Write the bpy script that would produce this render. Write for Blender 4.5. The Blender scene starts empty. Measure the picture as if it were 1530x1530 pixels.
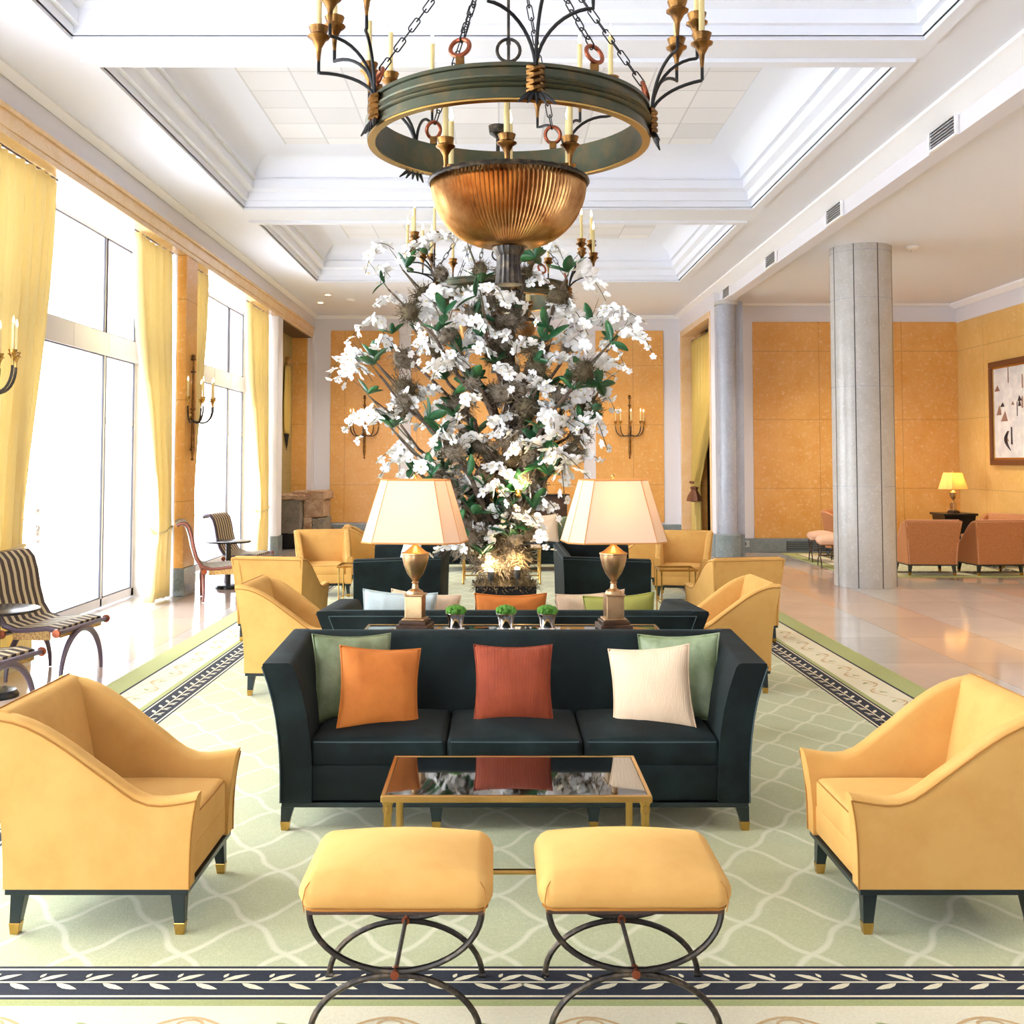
import bpy, math, random
from math import sin, cos, pi, radians as R, sqrt
from mathutils import Vector, Matrix, Euler
random.seed(7)
D = bpy.data; C = bpy.context.scene.collection

# ------------------------------------------------------------------ materials
def lin(c):
    c = c/255.0
    return c/12.92 if c <= .04045 else ((c+.055)/1.055)**2.4
def col(r, g, b): return (lin(r), lin(g), lin(b), 1)
class N:
    def __init__(s, name):
        s.m = D.materials.new(name); s.m.use_nodes = True
        s.t = s.m.node_tree; s.b = s.t.nodes['Principled BSDF']; s.out = s.t.nodes['Material Output']
    def n(s, typ, **k):
        x = s.t.nodes.new(typ)
        for a, v in k.items():
            if a in ('inp',):
                for i, w in v.items(): x.inputs[i].default_value = w
            else: setattr(x, a, v)
        return x
    def l(s, a, b): s.t.links.new(a, b)
    def math(s, op, a, b=None, c=None):
        x = s.n('ShaderNodeMath', operation=op)
        for i, v in enumerate((a, b, c)):
            if v is None: continue
            if isinstance(v, (int, float)): x.inputs[i].default_value = v
            else: s.l(v, x.inputs[i])
        return x.outputs[0]
    def mix(s, f, a, b):
        x = s.n('ShaderNodeMix', data_type='RGBA')
        if isinstance(f, (int, float)): x.inputs[0].default_value = f
        else: s.l(f, x.inputs[0])
        for i, v in ((6, a), (7, b)):
            if isinstance(v, tuple): x.inputs[i].default_value = v
            else: s.l(v, x.inputs[i])
        return x.outputs[2]
    def noise(s, scale, detail=3, rough=.5, co=None):
        x = s.n('ShaderNodeTexNoise'); x.inputs['Scale'].default_value = scale
        x.inputs['Detail'].default_value = detail; x.inputs['Roughness'].default_value = rough
        if co is None: co = s.co()
        s.l(co, x.inputs['Vector']); return x.outputs['Fac']
    def co(s):
        if not hasattr(s, '_c'): s._c = s.n('ShaderNodeTexCoord').outputs['Object']
        return s._c
    def ramp(s, f, a, b, c0=(0,0,0,1), c1=(1,1,1,1)):
        x = s.n('ShaderNodeValToRGB'); e = x.color_ramp.elements
        e[0].position = a; e[1].position = b; e[0].color = c0; e[1].color = c1
        s.l(f, x.inputs[0]); return x.outputs[0]
    def bump(s, h, strength, dist=.01):
        x = s.n('ShaderNodeBump'); x.inputs['Strength'].default_value = strength; x.inputs['Distance'].default_value = dist
        s.l(h, x.inputs['Height']); s.l(x.outputs[0], s.b.inputs['Normal'])
def mat(name, c, rough=.6, metal=0, noise=None, bump=None, sheen=0, spec=.5, sheen_rough=.4):
    """noise=(scale, other colour, lo, hi); bump=(scale, strength, distance)"""
    k = N(name); b = k.b
    b.inputs['Base Color'].default_value = c; b.inputs['Roughness'].default_value = rough
    b.inputs['Metallic'].default_value = metal; b.inputs['Specular IOR Level'].default_value = spec
    if sheen:
        b.inputs['Sheen Weight'].default_value = sheen; b.inputs['Sheen Roughness'].default_value = sheen_rough
        b.inputs['Sheen Tint'].default_value = tuple(min(1, x*1.5+.04) for x in c[:3])+(1,)
    if noise:
        f = k.ramp(k.noise(noise[0], 4, .6), noise[2], noise[3])
        k.l(k.mix(f, c, noise[1]), b.inputs['Base Color'])
    if bump: k.bump(k.noise(bump[0], 4, .6), bump[1], bump[2])
    return k.m
def emit(name, c, strength):
    k = N(name); k.b.inputs['Base Color'].default_value = c
    k.b.inputs['Emission Color'].default_value = c; k.b.inputs['Emission Strength'].default_value = strength
    return k.m
def stripes(name, ca, cb, per, axis=0, duty=.5):
    k = N(name); s = k.n('ShaderNodeSeparateXYZ'); k.l(k.co(), s.inputs[0])
    f = k.math('FRACT', k.math('DIVIDE', s.outputs[axis], per))
    f = k.math('GREATER_THAN', f, duty)
    w = k.math('MULTIPLY', k.noise(300, 2), .5)
    k.l(k.mix(f, ca, cb), k.b.inputs['Base Color']); k.b.inputs['Roughness'].default_value = .75
    k.bump(w, .3, .003); return k.m
def stone(name, c1, c2, c3, rough, scale, slab=None):
    k = N(name)
    n1 = k.ramp(k.noise(scale, 6, .7), .35, .7); n2 = k.ramp(k.noise(scale*7, 5, .7), .55, .72)
    o = k.mix(n1, c1, c2); o = k.mix(n2, o, c3)
    if slab:
        s = k.n('ShaderNodeSeparateXYZ'); k.l(k.co(), s.inputs[0])
        m = None
        for ax, per, off in slab:
            f = k.math('FRACT', k.math('DIVIDE', k.math('ADD', s.outputs[ax], off), per))
            f = k.math('LESS_THAN', f, .012/per)
            m = f if m is None else k.math('MAXIMUM', m, f)
        dk = k.mix(.35, o, col(110, 80, 50))
        o = k.mix(m, o, dk)
    k.l(o, k.b.inputs['Base Color']); k.b.inputs['Roughness'].default_value = rough
    return k.m

MT = {}
MT['ceil'] = mat('ceiling_plaster', col(236, 239, 248), .85)
MT['white'] = mat('wall_paint', col(226, 223, 228), .8)
MT['crown'] = mat('crown_plaster', col(246, 245, 246), .8)
MT['panel'] = stone('orange_marble', col(226, 164, 84), col(234, 178, 104), col(242, 204, 148), .22, 2.2, [(2, 1.28, 0.1), (0, 1.55, .2)])
MT['panel_lit'] = stone('orange_marble_lit', col(226, 178, 98), col(234, 192, 120), col(240, 205, 145), .3, 2.0, [(2, 1.28, .1), (1, 1.6, .3)])  # same marble as the panels, lamp glow put into a lighter, yellower colour
MT['trimy'] = stone('yellow_marble_trim', col(236, 204, 160), col(228, 186, 132), col(242, 216, 180), .25, 4)
MT['base'] = stone('grey_green_marble', col(140, 150, 152), col(120, 132, 136), col(175, 184, 186), .15, 6)
MT['colm'] = stone('column_marble', col(196, 193, 190), col(180, 176, 170), col(214, 212, 210), .28, 4)
MT['pil'] = stone('pilaster_marble', col(176, 178, 190), col(160, 164, 178), col(206, 208, 214), .25, 4)
MT['seam'] = mat('dark_seam', col(70, 66, 64), .6)
MT['brown'] = mat('dark_wood', col(58, 38, 26), .35, noise=(9, col(82, 54, 34), .4, .7))
MT['dark'] = mat('dark_lacquer', col(24, 26, 30), .25)
MT['hall'] = mat('dark_hall_wood', col(46, 30, 26), .5)
MT['frame'] = mat('window_aluminium', col(196, 192, 198), .35, .3)
MT['frame_dark'] = mat('window_gasket', col(60, 58, 66), .5)
MT['ext'] = mat('exterior_stone', col(196, 180, 190), .9, noise=(30, col(186, 170, 182), .4, .6))
MT['pave'] = mat('exterior_paving', col(225, 225, 228), .9)
MT['yel'] = mat('yellow_velvet', col(218, 168, 92), .85, sheen=.6, bump=(500, .15, .002), noise=(5, col(210, 156, 80), .4, .7))
MT['yelp'] = mat('yellow_piping', col(168, 112, 40), .8)
MT['grn'] = mat('dark_green_velvet', col(5, 18, 18), .8, sheen=.3, spec=.3, bump=(400, .15, .002), noise=(4, col(22, 38, 38), .45, .7), sheen_rough=.3)
MT['grnp'] = mat('dark_green_piping', col(60, 78, 80), .8)
MT['ter'] = mat('terracotta_fabric', col(196, 132, 84), .85, sheen=.2, noise=(60, col(180, 114, 66), .4, .7), bump=(400, .2, .002))
MT['terp'] = mat('terracotta_piping', col(225, 180, 150), .8)
MT['legk'] = mat('dark_green_lacquer', col(22, 36, 38), .3)
MT['brass'] = mat('brass', col(200, 160, 90), .25, 1)
MT['brassd'] = mat('aged_brass', col(150, 108, 58), .32, 1, noise=(14, col(96, 68, 40), .4, .65))
MT['urn'] = mat('pale_gilt_metal', col(198, 166, 124), .3, .9, noise=(9, col(160, 122, 80), .4, .7))
MT['bronze'] = mat('green_bronze', col(74, 78, 62), .38, .75, noise=(10, col(104, 88, 60), .45, .75))
MT['iron'] = mat('dark_iron', col(58, 54, 50), .35, .7, noise=(20, col(110, 96, 78), .5, .75))
MT['ironk'] = mat('black_iron', col(30, 30, 32), .45, .5)
MT['copper'] = mat('copper_ring', col(150, 84, 60), .3, 1)
MT['cream'] = mat('candle_wax', col(236, 214, 150), .5)
MT['bulb'] = emit('candle_bulb', col(255, 232, 190), 6)
MT['silver'] = mat('silver', col(225, 222, 220), .12, 1)
MT['curt'] = mat('yellow_silk', col(240, 208, 128), .6, sheen=.3, noise=(3, col(228, 190, 102), .4, .7))
MT['curtd'] = mat('olive_gold_silk', col(206, 178, 96), .5, sheen=.2)
MT['tassel'] = mat('brown_tassel', col(120, 74, 46), .6)
MT['sheer'] = mat('white_sheer', col(250, 250, 250), .8)
MT['black'] = mat('vent_black', col(40, 42, 44), .7)
MT['moss'] = mat('grey_moss', col(150, 138, 122), 1, noise=(25, col(96, 82, 62), .4, .65))
MT['mossd'] = mat('brown_moss', col(88, 74, 56), 1, noise=(25, col(120, 108, 80), .4, .65))
MT['bark'] = mat('grey_bark', col(120, 100, 84), .9, noise=(18, col(76, 62, 52), .4, .6), bump=(30, .6, .02))
MT['leaf'] = mat('orchid_leaf', col(34, 88, 50), .35, noise=(6, col(66, 128, 62), .5, .75))
MT['petal'] = mat('white_petal', col(250, 248, 246), .6)
MT['throat'] = mat('orchid_throat', col(226, 206, 130), .6)
MT['stem'] = mat('orchid_stem', col(92, 84, 58), .6)
MT['potmoss'] = mat('bright_green_moss', col(96, 150, 48), .9, noise=(60, col(60, 116, 30), .4, .6), bump=(80, 1, .01))
MT['orange'] = mat('orange_velvet_cushion', col(206, 120, 44), .8, sheen=.25, noise=(8, col(192, 106, 36), .4, .7), bump=(14, .4, .012))
MT['rust'] = mat('rust_corduroy_cushion', col(154, 62, 26), .8, sheen=.2, noise=(8, col(138, 52, 22), .4, .7))
MT['creamf'] = mat('cream_corduroy_cushion', col(236, 206, 172), .85, sheen=.2, bump=(14, .4, .012))
MT['sage'] = mat('sage_green_satin', col(112, 126, 84), .45, sheen=.3, noise=(6, col(150, 162, 126), .4, .7), bump=(10, .5, .015))
MT['olive'] = mat('olive_satin', col(168, 166, 76), .45, bump=(10, .5, .015))
MT['paleb'] = mat('pale_blue_satin', col(200, 214, 212), .45, bump=(10, .5, .015))
MT['stripe'] = stripes('striped_upholstery', col(74, 60, 54), col(206, 188, 152), .092, 0, .56)
MT['redw'] = mat('mahogany', col(120, 66, 52), .3)
MT['lilw'] = mat('grey_lilac_wood', col(98, 84, 98), .3)
MT['gold'] = mat('gold_fringe', col(206, 164, 92), .6, noise=(60, col(150, 110, 60), .4, .6))
MT['tile'] = stone('mosaic_tile', col(160, 146, 92), col(184, 168, 110), col(120, 110, 80), .4, 9, [(2, .16, 0), (1, .28, 0)])
MT['block'] = stone('rough_grey_stone', col(120, 112, 100), col(150, 138, 122), col(90, 82, 72), .9, 5)
MT['block2'] = stone('rough_brown_stone', col(160, 120, 88), col(196, 170, 140), col(110, 80, 60), .9, 7)
MT['wood_frame'] = mat('picture_frame_wood', col(110, 62, 34), .4)
MT['canvas'] = mat('canvas', col(232, 226, 220), .8, noise=(5, col(214, 208, 206), .4, .6))
MT['ink'] = mat('canvas_dark_marks', col(58, 44, 48), .8)
MT['ink2'] = mat('canvas_brown_marks', col(150, 110, 92), .8)
MT['outlet'] = mat('outlet_plate', col(170, 178, 180), .4)
MT['basin'] = mat('ribbed_brass_bowl', col(196, 150, 96), .32, 1, noise=(8, col(150, 98, 56), .4, .7))
for nm in ('rust', 'creamf'):
    m_ = MT[nm]; t_ = m_.node_tree; b_ = t_.nodes['Principled BSDF']
    w_ = t_.nodes.new('ShaderNodeTexWave'); w_.inputs['Scale'].default_value = 38; w_.inputs['Distortion'].default_value = 1.5
    tc = t_.nodes.new('ShaderNodeTexCoord'); t_.links.new(tc.outputs['Object'], w_.inputs['Vector'])
    bp = t_.nodes.new('ShaderNodeBump'); bp.inputs['Strength'].default_value = .5; bp.inputs['Distance'].default_value = .004
    t_.links.new(w_.outputs['Fac'], bp.inputs['Height']); t_.links.new(bp.outputs[0], b_.inputs['Normal'])

def glass_mat():                                                    # thin clear pane
    k = N('window_glass'); tr = k.n('ShaderNodeBsdfTransparent'); gl = k.n('ShaderNodeBsdfGlossy')
    gl.inputs['Roughness'].default_value = .02; mx = k.n('ShaderNodeMixShader'); mx.inputs[0].default_value = .05; k.l(tr.outputs[0], mx.inputs[1]); k.l(gl.outputs[0], mx.inputs[2])
    k.l(mx.outputs[0], k.out.inputs['Surface']); return k.m
MT['glass'] = glass_mat()
def smoked():                                                       # dark reflective table glass
    k = N('smoked_glass'); b = k.b; b.inputs['Base Color'].default_value = col(14, 16, 18)
    b.inputs['Roughness'].default_value = .03; b.inputs['IOR'].default_value = 1.9; b.inputs['Coat Weight'].default_value = .6
    b.inputs['Coat Roughness'].default_value = .02; return k.m
MT['smoked'] = smoked()
def shade_mat(name, c):
    k = N(name); b = k.b; b.inputs['Base Color'].default_value = c; b.inputs['Roughness'].default_value = .8
    tl = k.n('ShaderNodeBsdfTranslucent'); tl.inputs[0].default_value = c
    mx = k.n('ShaderNodeMixShader'); mx.inputs[0].default_value = .45
    k.l(b.outputs[0], mx.inputs[1]); k.l(tl.outputs[0], mx.inputs[2]); k.l(mx.outputs[0], k.out.inputs['Surface']); return k.m
MT['shade'] = shade_mat('lamp_shade_fabric', col(250, 230, 204))
MT['shade2'] = shade_mat('lamp_shade_trim', col(235, 180, 110))
def silk(name, c):
    k = N(name); b = k.b; b.inputs['Base Color'].default_value = c; b.inputs['Roughness'].default_value = .55
    tl = k.n('ShaderNodeBsdfTranslucent'); tl.inputs[0].default_value = c
    mx = k.n('ShaderNodeMixShader'); mx.inputs[0].default_value = .3
    k.l(b.outputs[0], mx.inputs[1]); k.l(tl.outputs[0], mx.inputs[2]); k.l(mx.outputs[0], k.out.inputs['Surface']); return k.m
MT['curt'] = silk('yellow_silk_drape', col(242, 226, 172))

def floor_mat():
    k = N('polished_marble_floor'); s = k.n('ShaderNodeSeparateXYZ'); k.l(k.co(), s.inputs[0])
    x, y = s.outputs[0], s.outputs[1]
    n = k.ramp(k.noise(1.4, 6, .65), .3, .7); n2 = k.ramp(k.noise(9, 5, .7), .5, .75)
    o = k.mix(n, col(196, 188, 182), col(212, 202, 192)); o = k.mix(k.math('MULTIPLY', n2, .4), o, col(214, 202, 190))
    band = k.math('LESS_THAN', k.math('FRACT', k.math('DIVIDE', k.math('ADD', x, -3.9), 2.6)), .3)   # warm band of slabs
    o = k.mix(k.math('MULTIPLY', band, .75), o, col(212, 180, 156))
    cell = k.n('ShaderNodeTexWhiteNoise'); cx = k.math('FLOOR', k.math('DIVIDE', x, .78)); cy = k.math('FLOOR', k.math('DIVIDE', y, 1.3))
    cb = k.n('ShaderNodeCombineXYZ'); k.l(cx, cb.inputs[0]); k.l(cy, cb.inputs[1]); k.l(cb.outputs[0], cell.inputs['Vector'])
    o = k.mix(k.math('MULTIPLY', cell.outputs['Value'], .3), o, col(150, 140, 134))
    g = k.math('MAXIMUM', k.math('LESS_THAN', k.math('FRACT', k.math('DIVIDE', x, .78)), .008), k.math('LESS_THAN', k.math('FRACT', k.math('DIVIDE', y, 1.3)), .006))
    o = k.mix(k.math('MULTIPLY', g, .6), o, col(120, 110, 104))
    k.l(o, k.b.inputs['Base Color']); k.b.inputs['Roughness'].default_value = .09; k.b.inputs['IOR'].default_value = 1.6
    return k.m
MT['floor'] = floor_mat()
def lattice_mat():
    k = N('green_lattice_pile'); s = k.n('ShaderNodeSeparateXYZ'); k.l(k.co(), s.inputs[0])
    x, y = s.outputs[0], s.outputs[1]
    dx = k.math('MULTIPLY', k.math('SUBTRACT', k.noise(3, 2), .5), .05)
    X = k.math('DIVIDE', k.math('ADD', x, dx), .36); Y = k.math('DIVIDE', y, .5)
    a = k.math('ADD', X, Y); b = k.math('SUBTRACT', X, Y)
    def line(p, q):
        w = k.math('ADD', p, k.math('MULTIPLY', k.math('SINE', k.math('MULTIPLY', q, 2*pi)), .04))
        d = k.math('ABSOLUTE', k.math('SUBTRACT', k.math('FRACT', w), .5))
        x_ = k.n('ShaderNodeMapRange'); x_.inputs[1].default_value = .02; x_.inputs[2].default_value = .06
        x_.inputs[3].default_value = 1; x_.inputs[4].default_value = 0; k.l(d, x_.inputs[0]); return x_.outputs[0]
    m = k.math('MAXIMUM', line(a, b), line(b, a))
    g = k.mix(k.ramp(k.noise(1.6, 4), .35, .65), col(184, 184, 126), col(174, 180, 130))
    g = k.mix(k.ramp(k.noise(120, 3), .4, .7), g, col(196, 196, 146))
    k.l(k.mix(k.math('MULTIPLY', m, .75), g, col(224, 220, 186)), k.b.inputs['Base Color']); k.b.inputs['Roughness'].default_value = .95
    k.b.inputs['Sheen Weight'].default_value = .35; k.b.inputs['Sheen Roughness'].default_value = .5
    k.bump(k.noise(260, 3), .5, .006); return k.m
MT['lattice'] = lattice_mat()
def pile(name, c, c2): return mat(name, c, .95, noise=(90, c2, .4, .7), bump=(260, .5, .006), sheen=.2)
MT['rg'] = pile('green_border_pile', col(172, 176, 116), col(160, 164, 106))
MT['rn'] = pile('navy_pile', col(28, 32, 44), col(36, 42, 54))
MT['rc'] = pile('cream_pile', col(232, 222, 190), col(222, 210, 176))
MT['rt'] = pile('tan_scroll_pile', col(206, 172, 120), col(196, 160, 112))
MT['ceilgrid'] = None
def grid_mat():
    k = N('ceiling_tile_grid'); s = k.n('ShaderNodeSeparateXYZ'); k.l(k.co(), s.inputs[0])
    cell = k.n('ShaderNodeTexWhiteNoise'); cb = k.n('ShaderNodeCombineXYZ')
    per = (.5, .53); fs = []
    for i in (0, 1):
        d = k.math('DIVIDE', s.outputs[i], per[i]); k.l(k.math('FLOOR', d), cb.inputs[i]); fs.append(k.math('LESS_THAN', k.math('FRACT', d), .035))
    k.l(cb.outputs[0], cell.inputs['Vector'])
    o = k.mix(cell.outputs['Value'], col(244, 243, 244), col(226, 226, 228))
    o = k.mix(k.math('MULTIPLY', k.math('MAXIMUM', fs[0], fs[1]), .8), o, col(205, 205, 208))
    k.l(o, k.b.inputs['Base Color']); k.b.inputs['Roughness'].default_value = .8; return k.m
MT['ceilgrid'] = grid_mat()

# ------------------------------------------------------------------ geometry
class G:
    def __init__(s): s.v = []; s.f = []; s.mi = []; s.cur = 0
    def add(s, vs, fs, T=None):
        o = len(s.v)
        s.v += [tuple(T @ Vector(p)) if T else tuple(p) for p in vs]
        for f in fs: s.f.append(tuple(i+o for i in f)); s.mi.append(s.cur)
        return s
    def box(s, x0, x1, y0, y1, z0, z1, T=None):
        vs = [(x, y, z) for z in (z0, z1) for y in (y0, y1) for x in (x0, x1)]
        return s.add(vs, [(0, 2, 3, 1), (4, 5, 7, 6), (0, 1, 5, 4), (2, 6, 7, 3), (0, 4, 6, 2), (1, 3, 7, 5)], T)
    def cbox(s, cx, cy, z0, sx, sy, h, T=None): return s.box(cx-sx/2, cx+sx/2, cy-sy/2, cy+sy/2, z0, z0+h, T)
    def loft(s, loops, closed=True, cap=True, T=None, ring=False):
        n = len(loops[0]); vs = [p for l in loops for p in l]; fs = []; m = len(loops)
        for i in range(m if ring else m-1):
            for j in range(n if closed else n-1):
                a = i*n+j; b = i*n+(j+1) % n; c = ((i+1) % m)*n+(j+1) % n; d = ((i+1) % m)*n+j
                fs.append((a, b, c, d))
        if cap and not ring and closed: fs.append(tuple(range(n-1, -1, -1))); fs.append(tuple((m-1)*n+j for j in range(n)))
        return s.add(vs, fs, T)
    def lathe(s, prof, n=24, c=(0, 0, 0), T=None, cap=True, flute=0, ring=False):
        L = []
        for r, z in prof:
            L.append([(c[0]+r*cos(2*pi*j/n)*(1+(flute if j % 2 else 0)), c[1]+r*sin(2*pi*j/n)*(1+(flute if j % 2 else 0)), c[2]+z) for j in range(n)])
        return s.loft(L, True, cap, T, ring)
    def tube(s, pts, r, n=8, ring=False, T=None):
        P = [Vector(p) for p in pts]; m = len(P); L = []; up = None
        for i, p in enumerate(P):
            if ring: t = P[(i+1) % m]-P[i-1]
            else: t = P[min(i+1, m-1)]-P[max(i-1, 0)]
            if t.length < 1e-9: t = Vector((0, 0, 1))
            t.normalize()
            if up is None: up = t.orthogonal().normalized()
            up = (up-t*up.dot(t))
            up = up.normalized() if up.length > 1e-6 else t.orthogonal().normalized()
            b = t.cross(up); rr = r[i] if isinstance(r, (list, tuple)) else r
            L.append([tuple(p+up*(rr*cos(2*pi*j/n))+b*(rr*sin(2*pi*j/n))) for j in range(n)])
        return s.loft(L, True, True, T, ring)
    def poly(s, pts, T=None): return s.add(pts, [tuple(range(len(pts)))], T)
    def prism(s, pts, z0, z1, T=None):
        return s.loft([[(x, y, z0) for x, y in pts], [(x, y, z1) for x, y in pts]], True, True, T)
    def rbox(s, cx, cy, cz, sx, sy, sz, r=.03, crown=0, n=8, T=None, boxy=0):
        hx, hy, hz = sx/2, sy/2, sz/2; r = min(r, hx, hy, hz)*.999
        def ax(h):
            a = [-h, -h+r*.35, -h+r*.8] + [(-h+r)+(2*(h-r))*i/n for i in range(0, n+1)] + [h-r*.8, h-r*.35, h]
            return a
        A = [ax(hx), ax(hy), ax(hz) if sz > .2 else [-hz, -hz+r*.35, -hz+r*.8, 0, hz-r*.8, hz-r*.35, hz]]
        A = [sorted(set(round(x, 6) for x in a)) for a in A]
        idx = {}; vs = []; fs = []
        def V(x, y, z):
            k = (x, y, z)
            if k not in idx:
                q = Vector(k); i_ = Vector((max(-hx+r, min(hx-r, x)), max(-hy+r, min(hy-r, y)), max(-hz+r, min(hz-r, z))))
                d = q-i_
                if d.length > 1e-9: q = i_+d.normalized()*r
                if crown:
                    w = (1-(x/hx)**2)*(1-(y/hy)**2); q.z += crown*w*(1 if z > 0 else 0)
                idx[k] = len(vs); vs.append((q.x+cx, q.y+cy, q.z+cz))
            return idx[k]
        for a, b, c, cs in ((0, 1, 2, None), (1, 2, 0, None), (2, 0, 1, None)):
            for sg in (-1, 1):
                w = A[c][0] if sg < 0 else A[c][-1]
                for i in range(len(A[a])-1):
                    for j in range(len(A[b])-1):
                        q = []
                        for u, v in ((A[a][i], A[b][j]), (A[a][i+1], A[b][j]), (A[a][i+1], A[b][j+1]), (A[a][i], A[b][j+1])):
                            t = [0, 0, 0]; t[a] = u; t[b] = v; t[c] = w; q.append(V(*t))
                        if sg < 0: q.reverse()
                        fs.append(tuple(q))
        return s.add(vs, fs, T)
    def sphere(s, c, r, n=10, T=None, sz=1.0):
        return s.lathe([(max(1e-4, r*sin(pi*i/n)), -r*sz*cos(pi*i/n)) for i in range(n+1)], 2*n, c, T)
    def build(s, name, m, parent=None, smooth=40, bevel=0, subsurf=0, solid=0, loc=None, rot=None):
        me = D.meshes.new(name); me.from_pydata(s.v, [], s.f)
        ms = m if isinstance(m, (list, tuple)) else [m]
        for x in ms: me.materials.append(x)
        if len(ms) > 1: me.polygons.foreach_set('material_index', s.mi)
        me.validate(); me.update()
        if smooth:
            me.polygons.foreach_set('use_smooth', [True]*len(me.polygons))
            me.set_sharp_from_angle(angle=R(smooth))
        o = D.objects.new(name, me); C.objects.link(o)
        if parent: o.parent = parent
        if loc: o.location = loc
        if rot: o.rotation_euler = rot
        if solid:
            k = o.modifiers.new('thickness', 'SOLIDIFY'); k.thickness = solid; k.offset = 0
        if bevel:
            k = o.modifiers.new('edge', 'BEVEL'); k.width = bevel; k.segments = 2; k.limit_method = 'ANGLE'; k.angle_limit = R(40)
        if subsurf:
            k = o.modifiers.new('smooth', 'SUBSURF'); k.levels = subsurf; k.render_levels = subsurf
        return o
def tag(o, label, cat, group=None, kind=None):
    o['label'] = label; o['category'] = cat
    if group: o['group'] = group
    if kind: o['kind'] = kind
    return o
def struct(o): o['kind'] = 'structure'; return o
def thing(name, label, cat, loc=(0, 0, 0), rz=0, group=None):
    o = D.objects.new(name, None); C.objects.link(o); o.location = loc; o.rotation_euler = (0, 0, rz); o.empty_display_size = .1
    return tag(o, label, cat, group)
def copy_tree(o, parent=None):
    c = o.copy(); C.objects.link(c)
    if parent: c.parent = parent
    for ch in list(o.children): copy_tree(ch, c)
    return c
def dup(o, label, loc, rz=None, group=None):
    c = copy_tree(o); c.location = loc
    if rz is not None: c.rotation_euler = (0, 0, rz)
    c['label'] = label
    if group: c['group'] = group
    return c
def fr(a, b, t): return a+(b-a)*t
def sm(t): t = max(0, min(1, t)); return t*t*(3-2*t)

# ------------------------------------------------------------------ room shell
XL, XR, YB, ZC = -3.95, 3.9, 23.0, 4.82
XS, YS, ZS = 8.6, 20.0, 4.64
XG = -4.6
g = G(); g.box(-4.75, 12, -3, 25, -.1, 0); struct(g.build('floor', MT['floor'], smooth=0))
g = G(); g.box(-30, -4.76, -6, 40, -.3, -.05); struct(g.build('floor_outside', MT['pave'], smooth=0))

cof = [(-2.4, 2.35), (3.0, 7.72), (8.3, 13.05), (13.93, 18.4)]
CX = 3.12
g = G(); gg = G()
# flat ceiling between and around coffers
ys = [-3]+[v for c in cof for v in c]+[YB]
for i in range(0, len(ys), 2): g.box(-CX, CX, ys[i], ys[i+1], ZC, ZC+.08)
g.box(XL-.1, -CX, -3, YB, ZC, ZC+.08); g.box(CX, 3.88, -3, YB, ZC, ZC+.08)
prof = [(-.13, 0), (-.13, -.03), (-.02, -.03), (-.02, .0), (0, .0), (0, .07), (.05, .07), (.06, .17), (.13, .2), (.13, .3), (.18, .3), (.16, .33)]
prof += [(.16+.45*(1-cos(a)), .33+.27*sin(a)) for a in [pi/2*i/8 for i in range(9)]]
for (a, b) in cof:
    loops = []
    for d, z in prof:
        d += .004
        loops.append([(-CX+d, a+d, ZC+z), (CX-d, a+d, ZC+z), (CX-d, b-d, ZC+z), (-CX+d, b-d, ZC+z)])
    g.loft(loops, True, False)
    d = prof[-1][0]; z = ZC+prof[-1][1]
    gg.box(-CX+d, CX-d, a+d, b-d, z, z+.05)
struct(g.build('ceiling', MT['ceil'], smooth=30))
g = gg; struct(g.build('ceiling_coffer_tiles', MT['ceilgrid'], smooth=0))
# crown mouldings
def crown(name, loops):
    g = G(); g.loft(loops, True, True); return struct(g.build(name, MT['crown'], smooth=30))
crown('trim_1', [[(3.8, y, ZC+.0), (3.8, y, ZC-.03), (3.86, y, ZC-.045), (3.93, y, ZC-.1), (4.0, y, ZC-.12), (4.02, y, ZC)] for y in (-3, YB)])
crown('trim_2', [[(XL, y, ZC), (XL, y, ZC-.05), (XL+.02, y, ZC-.06), (XL+.1, y, ZC-.02), (XL+.1, y, ZC)] for y in (-3, YB)])
crown('trim_3', [[(x, YB, ZC), (x, YB, ZC-.06), (x, YB-.03, ZC-.07), (x, YB-.12, ZC-.02), (x, YB-.12, ZC)] for x in (XL, XR)])
# beam face on the right, then the side room
g = G(); g.box(4.0, 4.18, -3, 19.4, 4.53, ZC+.06); struct(g.build('ceiling_beam', MT['white'], smooth=0))
g = G(); g.box(4.18, XS+.1, -3, YS, ZS, ZS+.08); struct(g.build('ceiling_side', MT['ceil'], smooth=0))
crown('trim_4', [[(XS, y, ZS), (XS, y, ZS-.09), (XS-.03, y, ZS-.1), (XS-.13, y, ZS-.03), (XS-.13, y, ZS)] for y in (7, YS)])
crown('trim_5', [[(4.2, YS, ZS), (4.2, YS-.03, ZS-.04), (XS, YS-.03, ZS-.04), (XS, YS, ZS)], [(4.2, YS, ZS+.01), (4.2, YS-.09, ZS+.01), (XS, YS-.09, ZS+.01), (XS, YS, ZS+.01)]])

# back wall
g = G(); g.box(XL-.2, XR+.2, YB, YB+.15, 0, ZC+.05); struct(g.build('wall_back', MT['white'], smooth=0))
def panel(name, x0, x1, z0, z1, y, m='panel'):
    g = G(); g.box(x0, x1, y-.02, y, z0, z1)
    t = .035
    o = struct(g.build(name, MT[m], smooth=0, bevel=.006)); return o
panel('wall_back_panel', -3.6, -2.13, .38, 4.5, YB)
panel('wall_back_panel', -1.87, 1.84, .38, 4.5, YB)
panel('wall_back_panel', 2.1, 3.56, .38, 4.5, YB)
g = G(); g.box(-2.7, XR, YB-.04, YB, 0, .34); g.box(XL, -2.7, YB-.04, YB, 0, .34); struct(g.build('baseboard_back', MT['base'], smooth=0, bevel=.01))
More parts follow.
